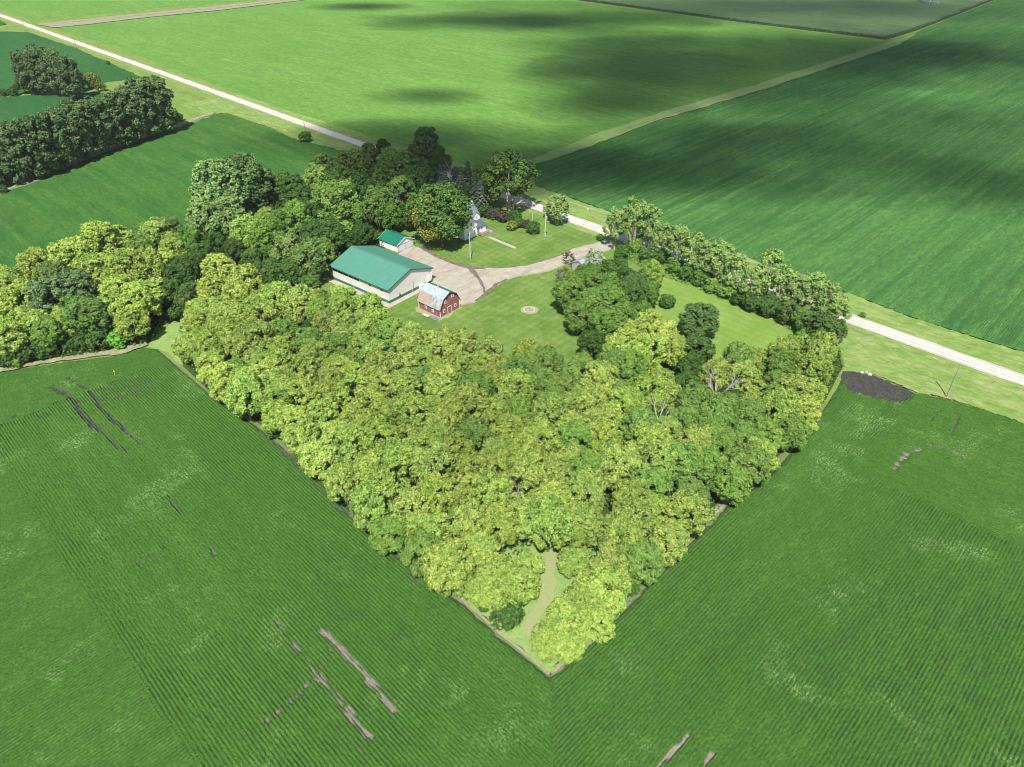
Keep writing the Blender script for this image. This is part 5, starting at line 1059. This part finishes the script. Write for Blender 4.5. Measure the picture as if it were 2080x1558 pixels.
for z, l_ in ((31, 9), (37, 8), (42, 5)):
    m = MB(); m.tube([(-l_, 0, z), (l_, 0, z)], [.15, .15], 4); m.tube([(-l_, 0, z), (0, 0, z + 2)], [.1, .1], 4); m.tube([(l_, 0, z), (0, 0, z + 2)], [.1, .1], 4); m.build('crossarm', M_METAL, t)

# ------------------------------------------------------------------ fair-weather clouds above and behind the camera; they shade the far fields
def m_cloud():
    t = NT('cloud'); co = t.n('ShaderNodeTexCoord').outputs['Object']; ln = t.n('ShaderNodeVectorMath', operation='LENGTH'); fl = t.n('ShaderNodeVectorMath', operation='MULTIPLY'); t.l(co, fl.inputs[0]); fl.inputs[1].default_value = (1, 1, 0)
    t.l(fl.outputs[0], ln.inputs[0]); nz = t.noise(t.pos(), .011, 5, .62, .2, .8); r = t.math('ADD', ln.outputs['Value'], t.math('MULTIPLY', t.math('SUBTRACT', nz, .5), .7))
    oi = t.n('ShaderNodeObjectInfo'); sp = t.n('ShaderNodeSeparateColor'); t.l(oi.outputs['Color'], sp.inputs[0])
    a = t.math('MULTIPLY', t.remap(r, 1.0, .05), sp.outputs[0])
    d = t.n('ShaderNodeBsdfDiffuse'); d.inputs[0].default_value = (.9, .9, .9, 1); tr = t.n('ShaderNodeBsdfTransparent'); mx = t.n('ShaderNodeMixShader')
    t.l(a, mx.inputs[0]); t.l(tr.outputs[0], mx.inputs[1]); t.l(d.outputs[0], mx.inputs[2]); t.l(mx.outputs[0], t.out.inputs[0]); return t.m
b = bmesh.new(); bmesh.ops.create_icosphere(b, subdivisions=4, radius=1)
for v in b.verts:
    n_ = fbm(np.array([v.co.x * 2 + v.co.z]), np.array([v.co.y * 2]), .8, 60)[0]; v.co *= .85 + .3 * n_; v.co.z *= .28 if v.co.z > 0 else .12
CME = bpy.data.meshes.new('cloud'); b.to_mesh(CME); b.free(); CME.materials.append(m_cloud())
def cloud(px, py, rx, ry, dens, rot=0.0, alt=620):
    """cloud whose shadow falls on the surveyed ground pixel; rx, ry in metres"""
    g = G(px, py); t_ = alt / -SDIR.z; c = link('cloud', CME); c.location = (g[0] - SDIR.x * t_, g[1] - SDIR.y * t_, alt); c.scale = (rx, ry, min(rx, ry)); c.rotation_euler = (0, 0, rot); c.color = (dens, dens, dens, 1)
    c['kind'] = 'structure'; return c
for args in [(1100, 44, 170, 75, .95), (1350, 85, 140, 70, .6), (1560, 190, 110, 60, .5), (1010, 42, 70, 30, .6), (745, 14, 60, 34, .8), (1290, 150, 90, 100, .95), (1480, 125, 170, 110, .9), (1720, 110, 130, 80, .8), (1230, 215, 55, 55, .7),
             (1930, 110, 240, 130, .65), (1230, 345, 85, 42, .85), (1100, 325, 50, 24, .8), (1420, 285, 85, 42, .6), (1700, 330, 110, 60, .5), (1870, 250, 120, 70, .4), (1400, 375, 80, 34, .5),
             (880, 292, 100, 44, .95), (800, 262, 60, 22, .4), (1000, 335, 60, 28, .75), (945, 380, 58, 22, .5), (850, 375, 50, 26, .4), (868, 196, 40, 24, .5), (1640, 20, 420, 130, .55), (2050, 380, 60, 40, .4)]:
    cloud(*args)

# thin summer haze: the far fields fade a little
hz = MB(); hz.box(-4200, -800, -1.0, 4200, 6200, 103.0)
hm, ht = newmat('haze'); ho = ht.nodes.new('ShaderNodeOutputMaterial'); hv = ht.nodes.new('ShaderNodeVolumePrincipled')
hv.inputs['Color'].default_value = (.96, .98, 1.0, 1); hv.inputs['Density'].default_value = .00007; hv.inputs['Anisotropy'].default_value = .1
ht.links.new(hv.outputs[0], ho.inputs['Volume']); hzo = hz.build('haze', hm); hzo['kind'] = 'stuff'
SC.cycles.volume_bounces = 0
